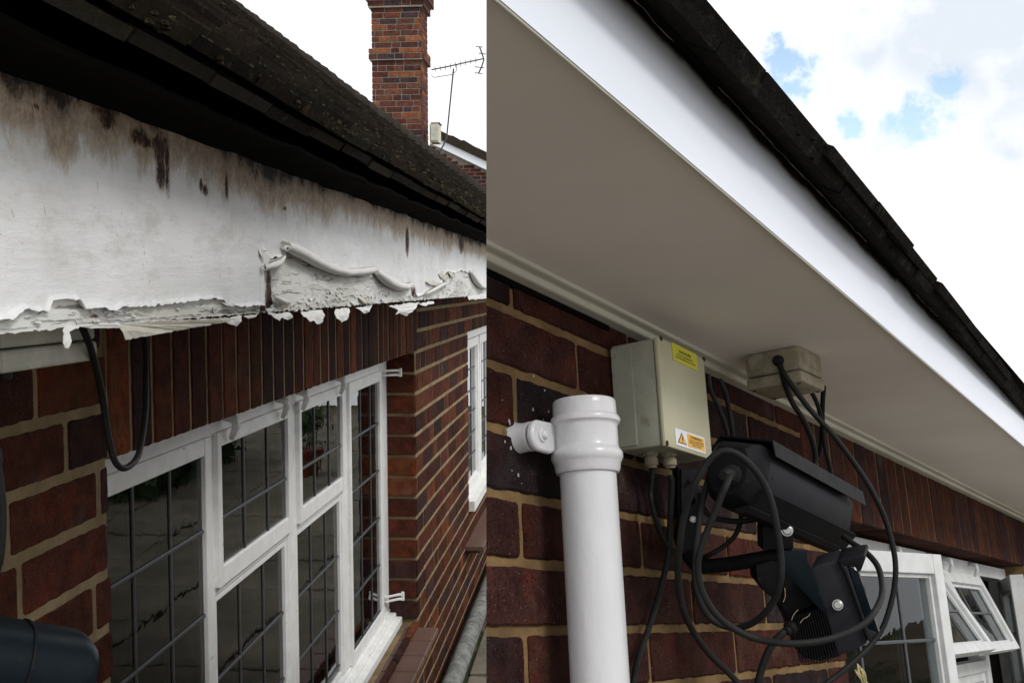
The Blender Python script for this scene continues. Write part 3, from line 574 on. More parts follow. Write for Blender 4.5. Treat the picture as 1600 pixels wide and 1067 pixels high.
# ---- window
def yof(x, X=FX): return X*-1715/(940-x)
Y0, Y1 = 1.435, 3.905; ZB, ZT = -1.20, -.262
mull = [2.11, 2.684, 3.25]; hw = [.020, .042, .040]
mb = MB()
mb.box((FX-.06, Y0, ZB), (FX, Y0+.05, ZT), bev=.003); mb.box((FX-.06, Y1-.13, ZB), (FX, Y1, ZT), bev=.003)
mb.box((FX-.061, Y0+.05, ZT-.035), (FX-.001, Y1-.13, ZT), bev=.003)
mb.box((FX-.02, Y0, ZT+.0005), (FX+.008, Y1, -.2335), bev=.002)
for yy, q in zip(mull, hw): mb.box((FX-.059, yy-q, ZB), (FX-.0015, yy+q, ZT-.035), bev=.003)
for k in (0, 1): mb.box((FX-.058, mull[k]+hw[k], -.622), (FX-.003, mull[k+1]-hw[k+1], -.592), bev=.003)
for i in range(3):
    z = [ZB+.028, ZB+.014, ZB][i]; mb.box((FX-.055, Y0, z-.03), (FX+.004+.022*i, Y1, z), bev=.004)
win = H1.part(mb, 'window', 'window_paint')
T = H1; Yd = Vector((0, 1, 0)); Xd = Vector((1, 0, 0))
cz = [-.473-.1655*i for i in range(5)]
def rel(o, zs, h): return [z-o for z in zs if .03 < z-o < h-.03]
zl = ZB+.03
a, b = Y0+.046, mull[0]-.016; lights(win, T, Vector((FX+.008, a, zl)), Yd, Xd, b-a, ZT-.03-zl, st=.034, xg=-.009, bead=False, came_y=[1.743-a, 1.9-a], came_z=rel(zl, cz, .9))
for (a, b) in ((mull[0]+.016, mull[1]-.036), (mull[1]+.036, mull[2]-.034)):
    w_ = b-a; lights(win, T, Vector((FX+.010, a, -.604)), Yd, Xd, w_, .604+ZT-.028, st=.030, th=.036, st0=.022, xg=-.009, bead=False, came_y=[w_*.34, w_*.66], came_z=[-.468+.604], bot=.040)
    lights(win, T, Vector((FX-.006, a+.004, zl)), Yd, Xd, w_-.008, -.622-zl, st=.016, th=.03, xg=-.009, bead=False, came_y=[w_*.34, w_*.66], came_z=rel(zl, cz, .6))
a, b = mull[2]+.034, Y1-.125; w_ = b-a; lights(win, T, Vector((FX+.008, a, zl)), Yd, Xd, w_, ZT-.03-zl, st=.036, st0=.022, xg=-.009, bead=False, came_y=[w_*.36, w_*.66], came_z=rel(zl, cz, .9))
for x in (346, 431, 464, 526):                        # cast cleats over the vents
    yy = yof(x, FX+.02); mb = MB(); mb.tube([(FX+.004, yy, ZT-.002), (FX+.026, yy, ZT-.006), (FX+.03, yy, ZT-.022), (FX+.018, yy, ZT-.048)], [.008, .010, .009, .005], 10); H1.part(mb, 'cleat', 'window_paint', parent=win, smooth=1)
def hinge(yy, zz, Xh=FX+.014):
    mb = MB()
    for q in (0, .016): mb.prism([(Xh-.01, yy-.05, zz+q), (Xh+.012, yy-.035, zz+q+.003), (Xh+.03, yy-.012, zz+q), (Xh+.048, yy+.002, zz+q-.002), (Xh+.047, yy+.01, zz+q), (Xh+.03, yy-.003, zz+q+.002), (Xh+.01, yy-.024, zz+q+.002), (Xh-.01, yy-.03, zz+q)], (0, 0, .005))
    mb.tube([(Xh+.044, yy+.004, zz-.004), (Xh+.044, yy+.004, zz+.026)], .006, 10); H1.part(mb, 'hinge', 'window_paint', parent=win)
hinge(3.86, ZT-.055); hinge(3.86, ZB+.075); hinge(1.50, -.50)
mb = MB()                                             # quarry tile sill
for i in range(16): mb.box((WX-.045, Y0+.155*i, -1.262), (WX+.075, Y0+.155*i+.149, -1.240), bev=.004)
mb.box((WX-.04, Y0, -1.285), (WX+.05, Y1, -1.2625)); H1.part(mb, 'window_sill', 'quarry_tile')
# far window and its sill
mb = MB(); ya, yb, za, zb = holeB[0], holeB[1], holeB[2]+.03, holeB[3]
fx2 = WX-.03
mb.box((fx2-.06, ya, za), (fx2, ya+.05, zb), bev=.003); mb.box((fx2-.06, yb-.05, za), (fx2, yb, zb), bev=.003); mb.box((fx2-.061, ya, zb-.05), (fx2-.001, yb, zb-.0005)); mb.box((fx2-.05, ya, za-.03), (WX+.03, yb, za+.025), bev=.004)
for k in range(1, 4): yy = ya+(yb-ya)*k/4; mb.box((fx2-.059, yy-.026, za), (fx2-.001, yy+.026, zb-.05), bev=.003)
w2 = H1.part(mb, 'window', 'window_paint'); w2['label'] = 'far leaded window at the end of the brick wall'
for k in range(4): a = ya+(yb-ya)*k/4+.03; lights(w2, T, Vector((fx2+.012, a, za+.028)), Yd, Xd, (yb-ya)/4-.06, zb-.05-za-.03)
mb = MB(); mb.box((WX-.04, 5.3, -1.30), (WX+.09, 8.3, -1.275), bev=.004); mb.box((WX-.04, 5.45, -1.345), (WX+.06, 8.3, -1.3005), bev=.004); H1.part(mb, 'window_sill', 'quarry_tile')
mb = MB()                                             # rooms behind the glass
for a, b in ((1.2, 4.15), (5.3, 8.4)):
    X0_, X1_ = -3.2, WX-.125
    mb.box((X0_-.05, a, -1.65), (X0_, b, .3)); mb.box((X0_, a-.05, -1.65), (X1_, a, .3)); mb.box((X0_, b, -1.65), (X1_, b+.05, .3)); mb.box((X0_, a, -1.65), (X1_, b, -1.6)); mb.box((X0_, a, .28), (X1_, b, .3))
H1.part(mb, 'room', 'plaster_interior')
# ---- chimney on the back slope
def mpY(y, z, x): return (y, -x, z)                   # brickwork facing the camera (-Y)
CY = 14.2; cx0 = (582-940)/1715*CY; cx1 = (661-940)/1715*CY; czt = (446+60)/1715*CY
mb = MB(); PALC = [(.14, .055, .04), (.11, .045, .035), (.09, .042, .036), (.155, .07, .045), (.06, .042, .046), (.24, .10, .048), (.12, .052, .038), (.125, .065, .045)]
cdep = .50
def shaft(x0, x1, y0, y1, z0, z1):
    brick_rows(mb, x0, x1, z0, z1, .0752, 0, .2285, [], x=-y0, mp=mpY, near=lambda y: False, pal=PALC)
    for k in range(int((z1-z0)/.0752)+1):
        a = z0+k*.0752; b = min(a+.064, z1); yy = y0+(0 if k % 2 else -.11)
        while yy < y1:
            p, q = max(yy, y0)+.005, min(yy+.2285, y1)-.005
            if q-p > .02 and b-a > .02: one_brick(mb, p, a, q, b, x1, lambda s_, z_, x_: (x_, s_, z_), near=False, tone=random.choice(PALC))
            yy += .2285
    mb.box((x0+.008, y0+.008, z0), (x1-.008, y1, z1), 1, (0, 0, 0))
zb1 = (446-93)/1715*CY; zb2 = (446-75)/1715*CY; zt1 = (446-12)/1715*CY
shaft(cx0, cx1, CY, CY+cdep, .9, zb1); shaft(cx0-.035, cx1+.035, CY-.035, CY+cdep+.035, zb1, zb2); shaft(cx0, cx1, CY, CY+cdep, zb2, zt1); shaft(cx0-.04, cx1+.04, CY-.04, CY+cdep+.04, zt1, zt1+.1); shaft(cx0-.08, cx1+.08, CY-.08, CY+cdep+.08, zt1+.1, zt1+.45)
chm = H1.part(mb, 'chimney', ['brick', 'mortar_grey'])
# ---- things on and beyond the roof
by = CY+.12; bx = (673-940)/1715*by; T2 = Thing('alarm_box', 'small pale green alarm box fixed to the side of the chimney base', 'alarm box', LF, (bx+.0, by, (446-222)/1715*by))
mb = MB(); z0_, z1_ = (446-222)/1715*by, (446-193)/1715*by; mb.box((bx+.0, by-.05, z0_), (bx+.12, by+.18, z1_), bev=.012); T2.part(mb, 'body', 'cream_cover')
mb = MB(); mb.box((bx+.015, by-.062, z0_+.025), (bx+.105, by-.05, z1_-.025), bev=.005); T2.part(mb, 'cover', 'pale_box_plastic')
mb = MB(); mb.box((bx+.012, by-.02, z1_), (bx+.13, by+.19, z1_+.02), bev=.004); T2.part(mb, 'lid', 'charcoal_metal')
ay = 15.2; A = lambda x, y, d=0: Vector(((x-940)/1715*(ay+d), ay+d, (446-y)/1715*(ay+d)))
T3 = Thing('tv_aerial', 'thin black television aerial on a crooked mast right of the chimney', 'aerial', LF, A(697, 240))
mb = MB(); mb.tube([A(684, 240), A(693, 228), A(699, 215), A(704, 170), A(709, 125), A(711, 108)], .011, 8); T3.part(mb, 'mast', 'aerial_metal')
mb = MB(); mb.tube([A(676, 109), A(700, 105), A(730, 99), A(757, 94)], .009, 8)
mb.tube([A(716, 102), A(715, 112), A(709, 117), A(680, 121), A(676, 118)], .005, 6); T3.part(mb, 'boom', 'aerial_metal')
for x, y in ((682, 108), (690, 107), (698, 105.5), (706, 104), (714, 102.5), (722, 101), (730, 99.5), (738, 98), (746, 96.5)):
    mb = MB(); c = A(x, y); mb.tube([c+Vector((.02, -.16, .0)), c+Vector((-.02, .16, 0))], .005, 6); T3.part(mb, 'element', 'aerial_metal')
mb = MB(); mb.tube([A(752, 76), A(756, 87), A(758.5, 95), A(755, 106), A(750, 116)], .010, 8)
for q in ((746, 75, 757, 76), (750, 85, 762, 87), (744, 106, 759, 108), (744, 115, 756, 117)): mb.tube([A(q[0], q[1]), A(q[2], q[3])], .006, 6)
T3.part(mb, 'reflector', 'aerial_metal')
# neighbouring gable
NY = 22.0; Q = lambda x, y: Vector(((x-940)/1715*NY, NY, (446-y)/1715*NY))
T4 = Thing('neighbouring_house', 'far brick gable with white barge board and grey tiled verge beyond the roof', 'house', LF, (Q(720, 0).x, NY, -EYE))
mb = MB(); a, b = Q(672, 222), Q(800, 282)
zl_ = lambda X: lin(a.z, b.z, (X-a.x)/(b.x-a.x))
k = 0; zz = -.5
while zz < a.z:
    X = a.x-.2*(k % 2)*.5
    while X < b.x:
        p, q = max(X, a.x), min(X+.215, b.x)
        if q-p > .02 and zz+.066 < zl_(q): one_brick(mb, p, zz, q, zz+.066, 0, lambda y_, z_, x_: (y_, NY-x_, z_), near=False, tone=random.choice(PALC[:5]))
        X += .2285
    zz += .0752; k += 1
mb.prism([(a.x, NY+.006, -1.65), (b.x, NY+.006, -1.65), (b.x, NY+.006, b.z), (a.x, NY+.006, a.z)], (0, .3, 0), 1, (0, 0, 0)); T4.part(mb, 'wall', ['brick', 'mortar_grey'])
def pl(l, y0, d, nm, mt): mb = MB(); mb.prism([Q(*p)+Vector((0, y0, 0)) for p in l], (0, d, 0), 0, (1.2, 1.15, 1.1)); return T4.part(mb, nm, mt)
pl([(676, 217), (690, 219), (800, 271), (800, 285), (690, 231), (676, 224)], -.2, .05, 'barge_board', 'barge_white')
pl([(686, 206), (691, 205), (706, 213), (712, 214), (724, 221), (729, 221), (745, 231), (752, 234), (800, 258), (800, 271), (690, 219)], -.24, 1.2, 'roof', 'roof_tile')
# ---- small things at the near end
JX = -.50; T5 = Thing('junction_box', 'pale square cable box tucked under the peeling fascia', 'junction box', LF, (JX-.08, .97, -.02))
mb = MB(); ye = JX*-1715/(940-123); mb.box((JX-.10, ye-.17, -.050), (JX, ye, -.013), bev=.003); T5.part(mb, 'base', 'pale_box_plastic')
mb = MB(); mb.box((JX-.102, ye-.172, -.071), (JX+.002, ye+.001, -.0515), bev=.004); T5.part(mb, 'lid', 'pale_box_plastic')
mb = MB(); mb.tube([(JX-.02, ye-.13, -.0705), (JX-.02, ye-.13, -.079)], .005, 8); T5.part(mb, 'screw', 'charcoal_metal')
def spline(P, per=8):
    P = [P[0]]+P+[P[-1]]; o = []
    for i in range(1, len(P)-2):
        for k in range(per):
            t = k/per; a, b, c, d = P[i-1], P[i], P[i+1], P[i+2]
            o.append(.5*((2*b)+(c-a)*t+(2*a-5*b+4*c-d)*t*t+(3*b-a-3*c+d)*t*t*t))
    o.append(P[-2]); return o
def cable(fr, pts, r, label, group=None, cat='cable', mat='black_rubber'):
    P = spline([pz(fr, x, y, z) if z > 0 else px(fr, x, y, 0, -z) for x, y, z in pts]); o = P[0]
    P = [p+Vector((sway(p.x*14, p.y*14, p.z*14+3), sway(p.x*14+9, p.y*14, p.z*14), sway(p.x*14, p.y*14+5, p.z*14)))*.0028*(0 if i < 4 or i > len(P)-5 else 1) for i, p in enumerate(P)]
    mb = MB(); mb.tube(P, r*.93, 12); ob = mb.build('cable', mat, fr, o, None, smooth=1); ob['label'] = label; ob['category'] = cat
    if group: ob['group'] = group
    return ob
cable(LF, [(122, 500, 1.02), (135, 530, 1.04), (147, 568, 1.08), (156, 605, 1.12), (163, 645, 1.14), (169, 690, 1.15), (178, 722, 1.16), (194, 732, 1.18), (211, 718, 1.22), (222, 690, 1.26), (227, 650, 1.3), (229, 600, 1.34), (228, 550, 1.38), (224, 505, 1.4)], .0038, 'thick black cable hanging in a loop below the peeling fascia')
cable(LF, [(-6, 700, .95), (1, 760, .95), (3, 800, .95), (1, 850, .95), (-8, 900, .95)], .0045, 'black cable hanging at the very left edge of the brickwork')
# camera housing at the bottom left
cf = Frame(pz(LF, 138, 1040, .80)+CAM, M3([ML@v for v in (Vector((0, 1, 0)), Vector((.80, -.14, .58)).normalized(), Vector((.58, .1, -.80)).normalized())]))
ax = Vector((.78, -.30, .52)).normalized(); tp = Vector((0, 1, 0)); tp = (tp-ax*tp.dot(ax)).normalized(); sd = cross(ax, tp)
if sd.z > 0: sd = -sd
def cammap(o, A_, S_, T_): return lambda a, s_, t: LF.l(CAM+ML@(o+A_*a+S_*s_+T_*t))
fm = cammap(cray(98, 1070)*.78, ax, sd, tp)
T6 = Thing('security_camera', 'navy black rounded camera housing poking in at the bottom left corner', 'security camera', LF, fm(-.12, 0, 0))
def oct_(w, h, c, n=6):
    P = []
    for (cx, cy, a0) in ((w-c, h-c, 0), (-w+c, h-c, 90), (-w+c, -h+c, 180), (w-c, -h+c, 270)):
        for k in range(n+1): a = math.radians(a0+90*k/n); P.append((cx+c*math.cos(a), cy+c*math.sin(a)))
    return P
def loft(mb, fm, secs, mi=0):
    vs = []; n = len(secs[0][1])
    for a, P in secs: vs += [fm(a, s_, t) for s_, t in P]
    fs = [(i*n+k, i*n+(k+1) % n, (i+1)*n+(k+1) % n, (i+1)*n+k) for i in range(len(secs)-1) for k in range(n)]
    fs += [tuple(range(n-1, -1, -1)), tuple(range((len(secs)-1)*n, len(secs)*n))]; mb.add(vs, fs, mi)
mb = MB(); loft(mb, fm, [(-.22, oct_(.04, .038, .03)), (.0, oct_(.04, .038, .03)), (.006, oct_(.038, .036, .028)), (.012, oct_(.033, .031, .025))]); T6.part(mb, 'housing', 'navy_metal', smooth=2)
mb = MB(); loft(mb, fm, [(-.035, oct_(.0412, .0392, .031)), (-.033, oct_(.0412, .0392, .031))]); T6.part(mb, 'seam_band', 'black_powder_coat')
mb = MB(); loft(mb, fm, [(.0105, oct_(.026, .025, .02)), (.014, oct_(.025, .024, .02))]); T6.part(mb, 'lens_window', 'black_powder_coat')
# ---- ground, path, pipe along the wall
def struct(mb, name, mat):
    o = mb.build(name, mat, LF, (0, 0, 0), None); o['kind'] = 'structure'; return o
mb = MB(); vs = []; G_ = [0, 3, 6, 9, 12, 15, 17, 20, 26, 40, 80, 200, 600]; gx = [-g for g in G_[:0:-1]]+G_   # garden on a knoll, the land falling away beyond
for X in gx:
    for Y in gx: r_ = math.hypot(X, Y); vs.append((X, Y, -EYE-.55*max(0, r_-15.5)))
n = len(gx); mb.add(vs, [(i*n+j, (i+1)*n+j, (i+1)*n+j+1, i*n+j+1) for i in range(n-1) for j in range(n-1)]); struct(mb, 'ground', 'lawn')
mb = MB(); vs = []; nx, ny = 24, 90
random.seed(31)
for i in range(9):
    for j in range(22):
        X, Y = -.56+.62*i, .2+.62*j; h_ = random.uniform(.008, .020); mb.box((X, Y, -EYE-.02), (X+.605, Y+.605, -EYE+h_), bev=.006)
struct(mb, 'path', 'concrete')
P = [Vector((-.605, y, -1.60)) for y in (.5, 3, 4.5, 5.5, 6.3)]; mb = MB(); mb.tube(P, .04, 16); mb.tube([P[-1], P[-1]+Vector((0, .05, 0))], .052, 16)
o = mb.build('drain_pipe', 'cast_iron_grey', LF, P[0], None, smooth=2); o['label'] = 'grey pipe lying along the foot of the brick wall beside the concrete path'; o['category'] = 'pipe'
for px_, py_, s_, lb in ((1.02, 9.3, .95, 'terracotta pot with a leafy plant, added as stand-in for a red reflection in the further small top pane'),):  # pot added only to put a red patch into the pane reflections
    TP_ = Thing('stand_in_pot', lb, 'plant pot', LF, (px_, py_, -EYE+.015)); mb = MB(); mb.lathe((px_, py_, -EYE+.015), (0, 0, 1), [(0, .10*s_), (.2*s_, .15*s_), (.21*s_, .165*s_), (.25*s_, .165*s_), (.245*s_, .14*s_), (.2*s_, .13*s_)], 24); TP_.part(mb, 'pot', 'red_plastic')
    mb = MB()
    for i in range(260):
        d = Vector([random.gauss(0, 1) for _ in range(3)]).normalized(); c = Vector((px_, py_, -EYE+.5*s_))+d*random.uniform(.05, .28)*s_; e = d.orthogonal().normalized()*.035; g2 = d.cross(e).normalized()*.02; mb.add([c-e, c-g2, c+e, c+g2], [(0, 1, 2, 3)])
    TP_.part(mb, 'foliage', 'leaf')
    for i in range(5):
        a_ = i*1.3; mb = MB(); mb.tube([(px_+.03*math.cos(a_), py_+.03*math.sin(a_), -EYE+.2*s_), (px_+.09*s_*math.cos(a_), py_+.09*s_*math.sin(a_), -EYE+.45*s_), (px_+.2*s_*math.cos(a_), py_+.2*s_*math.sin(a_), -EYE+.65*s_)], [.012*s_, .008*s_, .003], 6); TP_.part(mb, 'stem', 'leaf')
# hedge across the garden, seen mirrored in the panes
random.seed(3)
T7 = Thing('hedge', 'dark garden hedge across the lawn, mirrored in the window panes', 'hedge', LF, (2.6, 9.2, -EYE))
mb = MB()
for i in range(3000):
    c = Vector((random.uniform(1.9, 3.3), random.uniform(8, 10.4), random.uniform(-EYE, -.95+.12*sway(i*.01, 0, 0)))); d = Vector([random.gauss(0, 1) for _ in range(3)]).normalized(); e = d.orthogonal().normalized()*.07; g2 = d.cross(e).normalized()*.05
    mb.add([c-e, c-g2, c+e, c+g2], [(0, 1, 2, 3)])
T7.part(mb, 'foliage', 'leaf')
mb = MB()
for y in (8.5, 9.3, 10):
    mb = MB(); mb.tube([(2.6, y, -EYE), (2.6, y+.05, -1.0)], [.05, .02], 8); T7.part(mb, 'trunk', 'rotten_wood')
# ======================================================= RIGHT HOUSE (its near end wall stands in line with the viewer)
CUT = (CAM.copy(), ML@Vector((-1, 0, -40/F)))
def RP(x, y, n=0.0): return px(RF, x, y, 0, n)
R0 = RP(790, 1060)
H2 = Thing('brick_house', 'purple brown brick house with freshly painted white fascia, beige soffit and open windows', 'house', RF, (0, 1.2, -.75))
mpR = lambda y, z, x: (x, y, z)
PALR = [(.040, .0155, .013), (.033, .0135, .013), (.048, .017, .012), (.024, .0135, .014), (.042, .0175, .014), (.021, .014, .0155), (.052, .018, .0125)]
random.seed(21)
NF = .2805; VS = .4048; SB = .219; U0, U1 = 2.127, 4.60; VB = -.72
mb = MB(); hR = (U0, U1, VB+.2, SB)
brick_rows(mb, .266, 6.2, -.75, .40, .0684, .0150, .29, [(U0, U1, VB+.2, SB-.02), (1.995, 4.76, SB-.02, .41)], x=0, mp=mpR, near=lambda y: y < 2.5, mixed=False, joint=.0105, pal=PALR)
for a, b in ((.3, U0-.004), (U1+.004, 6.2)): mb.box((-.10, a, -.75), (-.0036, b, .40), 1, (0, 0, 0))
mb.box((-.10, U0-.11, SB+.002), (-.0018, U1+.11, .40), 1, (0, 0, 0)); mb.box((-.10, U0-.004, -.75), (-.0022, U1+.004, VB+.19), 1, (0, 0, 0))
H2.part(mb, 'wall', ['brick', 'mortar_right'], cut=CUT)
mb = MB(); u = 2.0
while u < 4.75:
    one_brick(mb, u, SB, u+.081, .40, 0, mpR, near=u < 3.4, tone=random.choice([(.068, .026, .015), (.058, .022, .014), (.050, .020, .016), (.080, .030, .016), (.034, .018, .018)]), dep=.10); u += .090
H2.part(mb, 'soldier_course', ['brick'])
mb = MB(); mb.box((-.02, .2, VS), (NF-.0056, 6.6, VS+.010)); H2.part(mb, 'soffit', 'soffit_paint', cut=CUT)
mb = MB(); prof = [(-.01, .3925), (.0150, .3925), (.0172, .3935), (.0185, .3960), (.0190, .3990), (.0205, .3998), (.0280, .4000), (.0310, .4008), (.0325, .4046), (-.01, .4046)]
mb.prism([(a, .2, b) for a, b in prof], (0, 6.4, 0)); H2.part(mb, 'soffit_trim', 'trim_paint', cut=CUT)
mb = MB(); mb.box((-.005, .2, .385), (.0035, 1.22, .3922), bev=.001); H2.part(mb, 'gap_shade_strip', 'roofing_felt', cut=CUT)  # dark strip added to paint in the shadow gap below the soffit trim
# fascia board, grime and eave shadow both painted along its top edge
NF = .2805; mb = MB(); vs = []; dirt_shade = []; NU = 420; NV = 26
for i in range(NU+1):
    u = .2+6.4*i/NU
    for k in range(NV+1):
        v = .4025+(.560-.4025)*k/NV; vs.append((NF, u, v)); dirt_shade.append((v-(.490+.006*sway(u*3, 0, 7)+.004*sway(u*17, 1, 0)+(.006 if 1.62 < u < 1.72 else 0)))/.022+.2)
mb.add(vs, [(i*(NV+1)+k, (i+1)*(NV+1)+k, (i+1)*(NV+1)+k+1, i*(NV+1)+k+1) for i in range(NU) for k in range(NV)]); mb.at['dirt_shade'] = dirt_shade
o_ = len(mb.v); mb.box((NF-.005, .2, .4025), (NF-.0006, 6.6, .56)); mb.at['dirt_shade'] += [0]*(len(mb.v)-o_)
fas2 = H2.part(mb, 'fascia_board', 'fascia_fresh', cut=CUT)
mb = MB(); mb.tube([(NF-.0022, .2, .4022), (NF-.0022, 6.6, .4022)], .0014, 8); H2.part(mb, 'drip_edge', 'trim_paint', parent=fas2, cut=CUT)
# eaves: felt apron, double tile course, a few courses of roof above
random.seed(9)
ER0 = Vector((.3235, 0, .4815)); sag = lambda u: -.0088*max(0, min(u, 3.2)-.9)**1.9; mb = MB()
def slabR(y0, y1, s0, s1, h0, h1, th, tone, dz=0):
    P = []
    for hh in (0, th):
        for (s_, yy) in ((s0, y0), (s0, y1), (s1, y1), (s1, y0)): P.append(ER0+UD*s_+UN*((h0 if s_ == s0 else h1)+hh+dz*(1 if s_ == s0 else 0))+Vector((sag(yy), yy, 0)))
    mb.add(P, [(0, 1, 2, 3), (4, 7, 6, 5), (0, 4, 5, 1), (1, 5, 6, 2), (2, 6, 7, 3), (3, 7, 4, 0)], 0, tone)
for r in range(-1, 3):
    y = .15+(.09 if r % 2 else 0)
    while y < 6.5:
        g_ = random.uniform(.7, 1.3); slabR(y+.001, y+.1885, (r*.1 if r >= 0 else .003)+random.uniform(-.004, .005), (r*.1 if r >= 0 else 0)+.14, .013 if r >= 0 else -.001, .001 if r >= 0 else -.006, .0125, (g_, g_, g_), random.uniform(-.0010, .0014)); y += .19
roof2 = H2.part(mb, 'roof', ['eave_tile_dark'], cut=CUT)
mb = MB()
for i in range(260):
    u = random.uniform(.4, 4.5); s_ = random.choice([0, 0, 0, .1])+random.uniform(-.004, .012); moss(mb, ER0+UD*s_+UN*random.uniform(.004, .022)+Vector((sag(u)-.004, u, 0)), random.uniform(.001, .0025))
H2.part(mb, 'moss', ['eave_tile_dark'], parent=roof2, cut=CUT)['kind'] = 'stuff'
mb = MB(); vs = []; NN = 500
for i in range(NN):
    u = .2+.0128*i; w = .0035*sway(u*6, 0, 0)+.002*sway(u*25, 1, 0); vs += [(NF+.001, u, .535), (NF+.003, u, .507+w), (NF+.010, u, .5005+w), (NF+.026, u, .502+.6*w), (NF+.045, u, .508), (NF+.030, u, .535)]
mb.add(vs, [(i*6+k, i*6+k+1, i*6+k+7, i*6+k+6) for i in range(NN-1) for k in range(5)]); H2.part(mb, 'underfelt', 'roofing_felt', parent=roof2, solid=.0015, cut=CUT)
for a, b in ((.55, .80), (.90, 1.42), (1.70, 2.3)):  # pale thread along the felt lip, its glint put into the colour
    mb = MB(); P = [];
    for i in range(60): u = lin(a, b, i/59); w = .0035*sway(u*6, 0, 0)+.002*sway(u*25, 1, 0); P.append((NF+.0105+.002*sway(u*40, 0, 2), u, .4985+w))
    mb.tube(P, [.0002+.0007*abs(sway(p[1]*30, 0, 0)) for p in P], 6); H2.part(mb, 'felt_glint', 'felt_glint', parent=roof2, cut=CUT)
# ---- drainpipe
pc = RP(918, 727, .05); PXc, PYc = .05, pc.y; rp = .0308
T8 = Thing('drainpipe', 'glossy white cast drainpipe with a round collar and side lug', 'drainpipe', RF, (PXc, PYc, -.7))
v0 = px(RF, 918, 734, 0, .05).z-.004; vt = v0+.0705
mb = MB(); mb.lathe((PXc, PYc, 0), (0, 0, 1), [(-.7, rp), (-.35, rp), (-.1, rp), (v0+.012, rp)], 48); T8.part(mb, 'pipe', 'pipe_gloss', smooth=2)
prof = [(v0-.001, .0308), (v0, .0340), (v0+.004, .0355), (v0+.010, .0362), (v0+.0125, .0375), (v0+.016, .0392), (v0+.021, .0392), (v0+.0245, .0372), (v0+.0265, .0355), (v0+.030, .0350), (v0+.050, .0350), (v0+.0525, .0358), (v0+.0545, .0382), (v0+.058, .0388), (v0+.0615, .0372), (v0+.063, .0352), (v0+.072, .0350), (v0+.078, .0348), (v0+.080, .0338), (v0+.0803, .030), (v0+.06, .029)]
mb = MB(); mb.lathe((PXc, PYc, 0), (0, 0, 1), prof, 56); col_ = T8.part(mb, 'collar', 'pipe_gloss', smooth=2)
ec = RP(843, 680, .025); rr = .0168; pts = []
for k in range(17): a = math.radians(90+180*k/16); pts.append((ec.y+rr*math.cos(a), ec.z+rr*math.sin(a)))
zc = v0+.040; pts += [(ec.y+.020, ec.z-.0175), (PYc-.022, zc-.0155), (PYc+.0, zc-.0155), (PYc+.0, zc+.0155), (PYc-.022, zc+.0155), (ec.y+.020, ec.z+.0175)]
mb = MB(); mb.prism([(.018, a, b) for a, b in pts], (.0085, 0, 0)); T8.part(mb, 'lug', 'pipe_gloss', smooth=2, bevel=.0028)
mb = MB(); mb.lathe((-.004, ec.y-.001, ec.z), (1, 0, 0), [(0, .0185), (.003, .0165), (.012, .0155), (.020, .0160)], 28); T8.part(mb, 'spacer', 'pipe_gloss', smooth=2)
mb = MB(); mb.lathe((.026, ec.y+.003, ec.z+.001), (1, 0, 0), [(0, .0085), (.0022, .0082), (.0030, .0055), (.0048, .005), (.0062, .0035), (.0066, .0005)], 20); T8.part(mb, 'nail_head', 'pipe_gloss', smooth=2)
random.seed(4)
for x, y, r in ((796, 659, .005), (792, 672, .004), (798, 700, .004), (789, 690, .003), (834, 587, .003), (851, 610, .0028), (833, 640, .0035), (857, 643, .002), (810, 742, .003), (849, 655, .0015), (785, 625, .0012), (800, 735, .0015), (815, 755, .001)):
    mb = MB(); p = RP(x, y, .0012); r *= .45; mb.prism([(.0008, p.y+r*random.uniform(.5, 1.2)*math.cos(a*.7), p.z+1.5*r*random.uniform(.5, 1.2)*math.sin(a*.7)) for a in range(9)], (.0007, 0, 0)); H2.part(mb, 'paint_splash', 'splash_paint'); mb = MB()

# ---- electrical enclosure
NE = .068; a = RP(1034, 612, NE); b = RP(1107, 636, NE); c = RP(1068, 545, NE); d = RP(1072, 706, NE); u0, u1, v1, v0e = a.y, b.y, c.z, d.z
T9 = Thing('electrical_enclosure', 'upright pale green metal electrical box with yellow and amber warning labels', 'electrical box', RF, (0, (u0+u1)/2, v0e))
mb = MB(); mb.box((.0005, u0+.001, v0e+.001), (NE-.007, u1-.001, v1-.001), bev=.004); bod = T9.part(mb, 'body', 'grey_plastic', smooth=2)
mb = MB(); mb.box((NE-.0068, u0, v0e), (NE, u1, v1), bev=.0028); lid = T9.part(mb, 'lid', 'cream_cover', smooth=2)
mb = MB(); mb.box((.002, u0-.0008, v0e+.006), (.030, u0+.002, v1-.006), bev=.0003); T9.part(mb, 'side_panel', 'grey_plastic', parent=bod)
for x, y in ((1033, 529), (1100, 561), (1042.5, 692)):
    p = RP(x, y, NE); mb = MB(); mb.lathe((NE-.001, p.y, p.z), (1, 0, 0), [(0, .0034), (.0014, .0034), (.0018, .0028), (.0012, .0022), (.0012, .0002)], 16); T9.part(mb, 'screw', 'rotten_wood', smooth=2)
def label(q, n, name, mat, par, h=.0006):
    P = [RP(x, y, n) for x, y in q]; ua, ub = (P[0].y+P[3].y)/2, (P[1].y+P[2].y)/2; va, vb = (P[2].z+P[3].z)/2, (P[0].z+P[1].z)/2
    mb = MB(); mb.box((n, ua, va), (n+h, ub, vb), bev=.0002); return T9.part(mb, name, mat, parent=par), ua, ub, va, vb
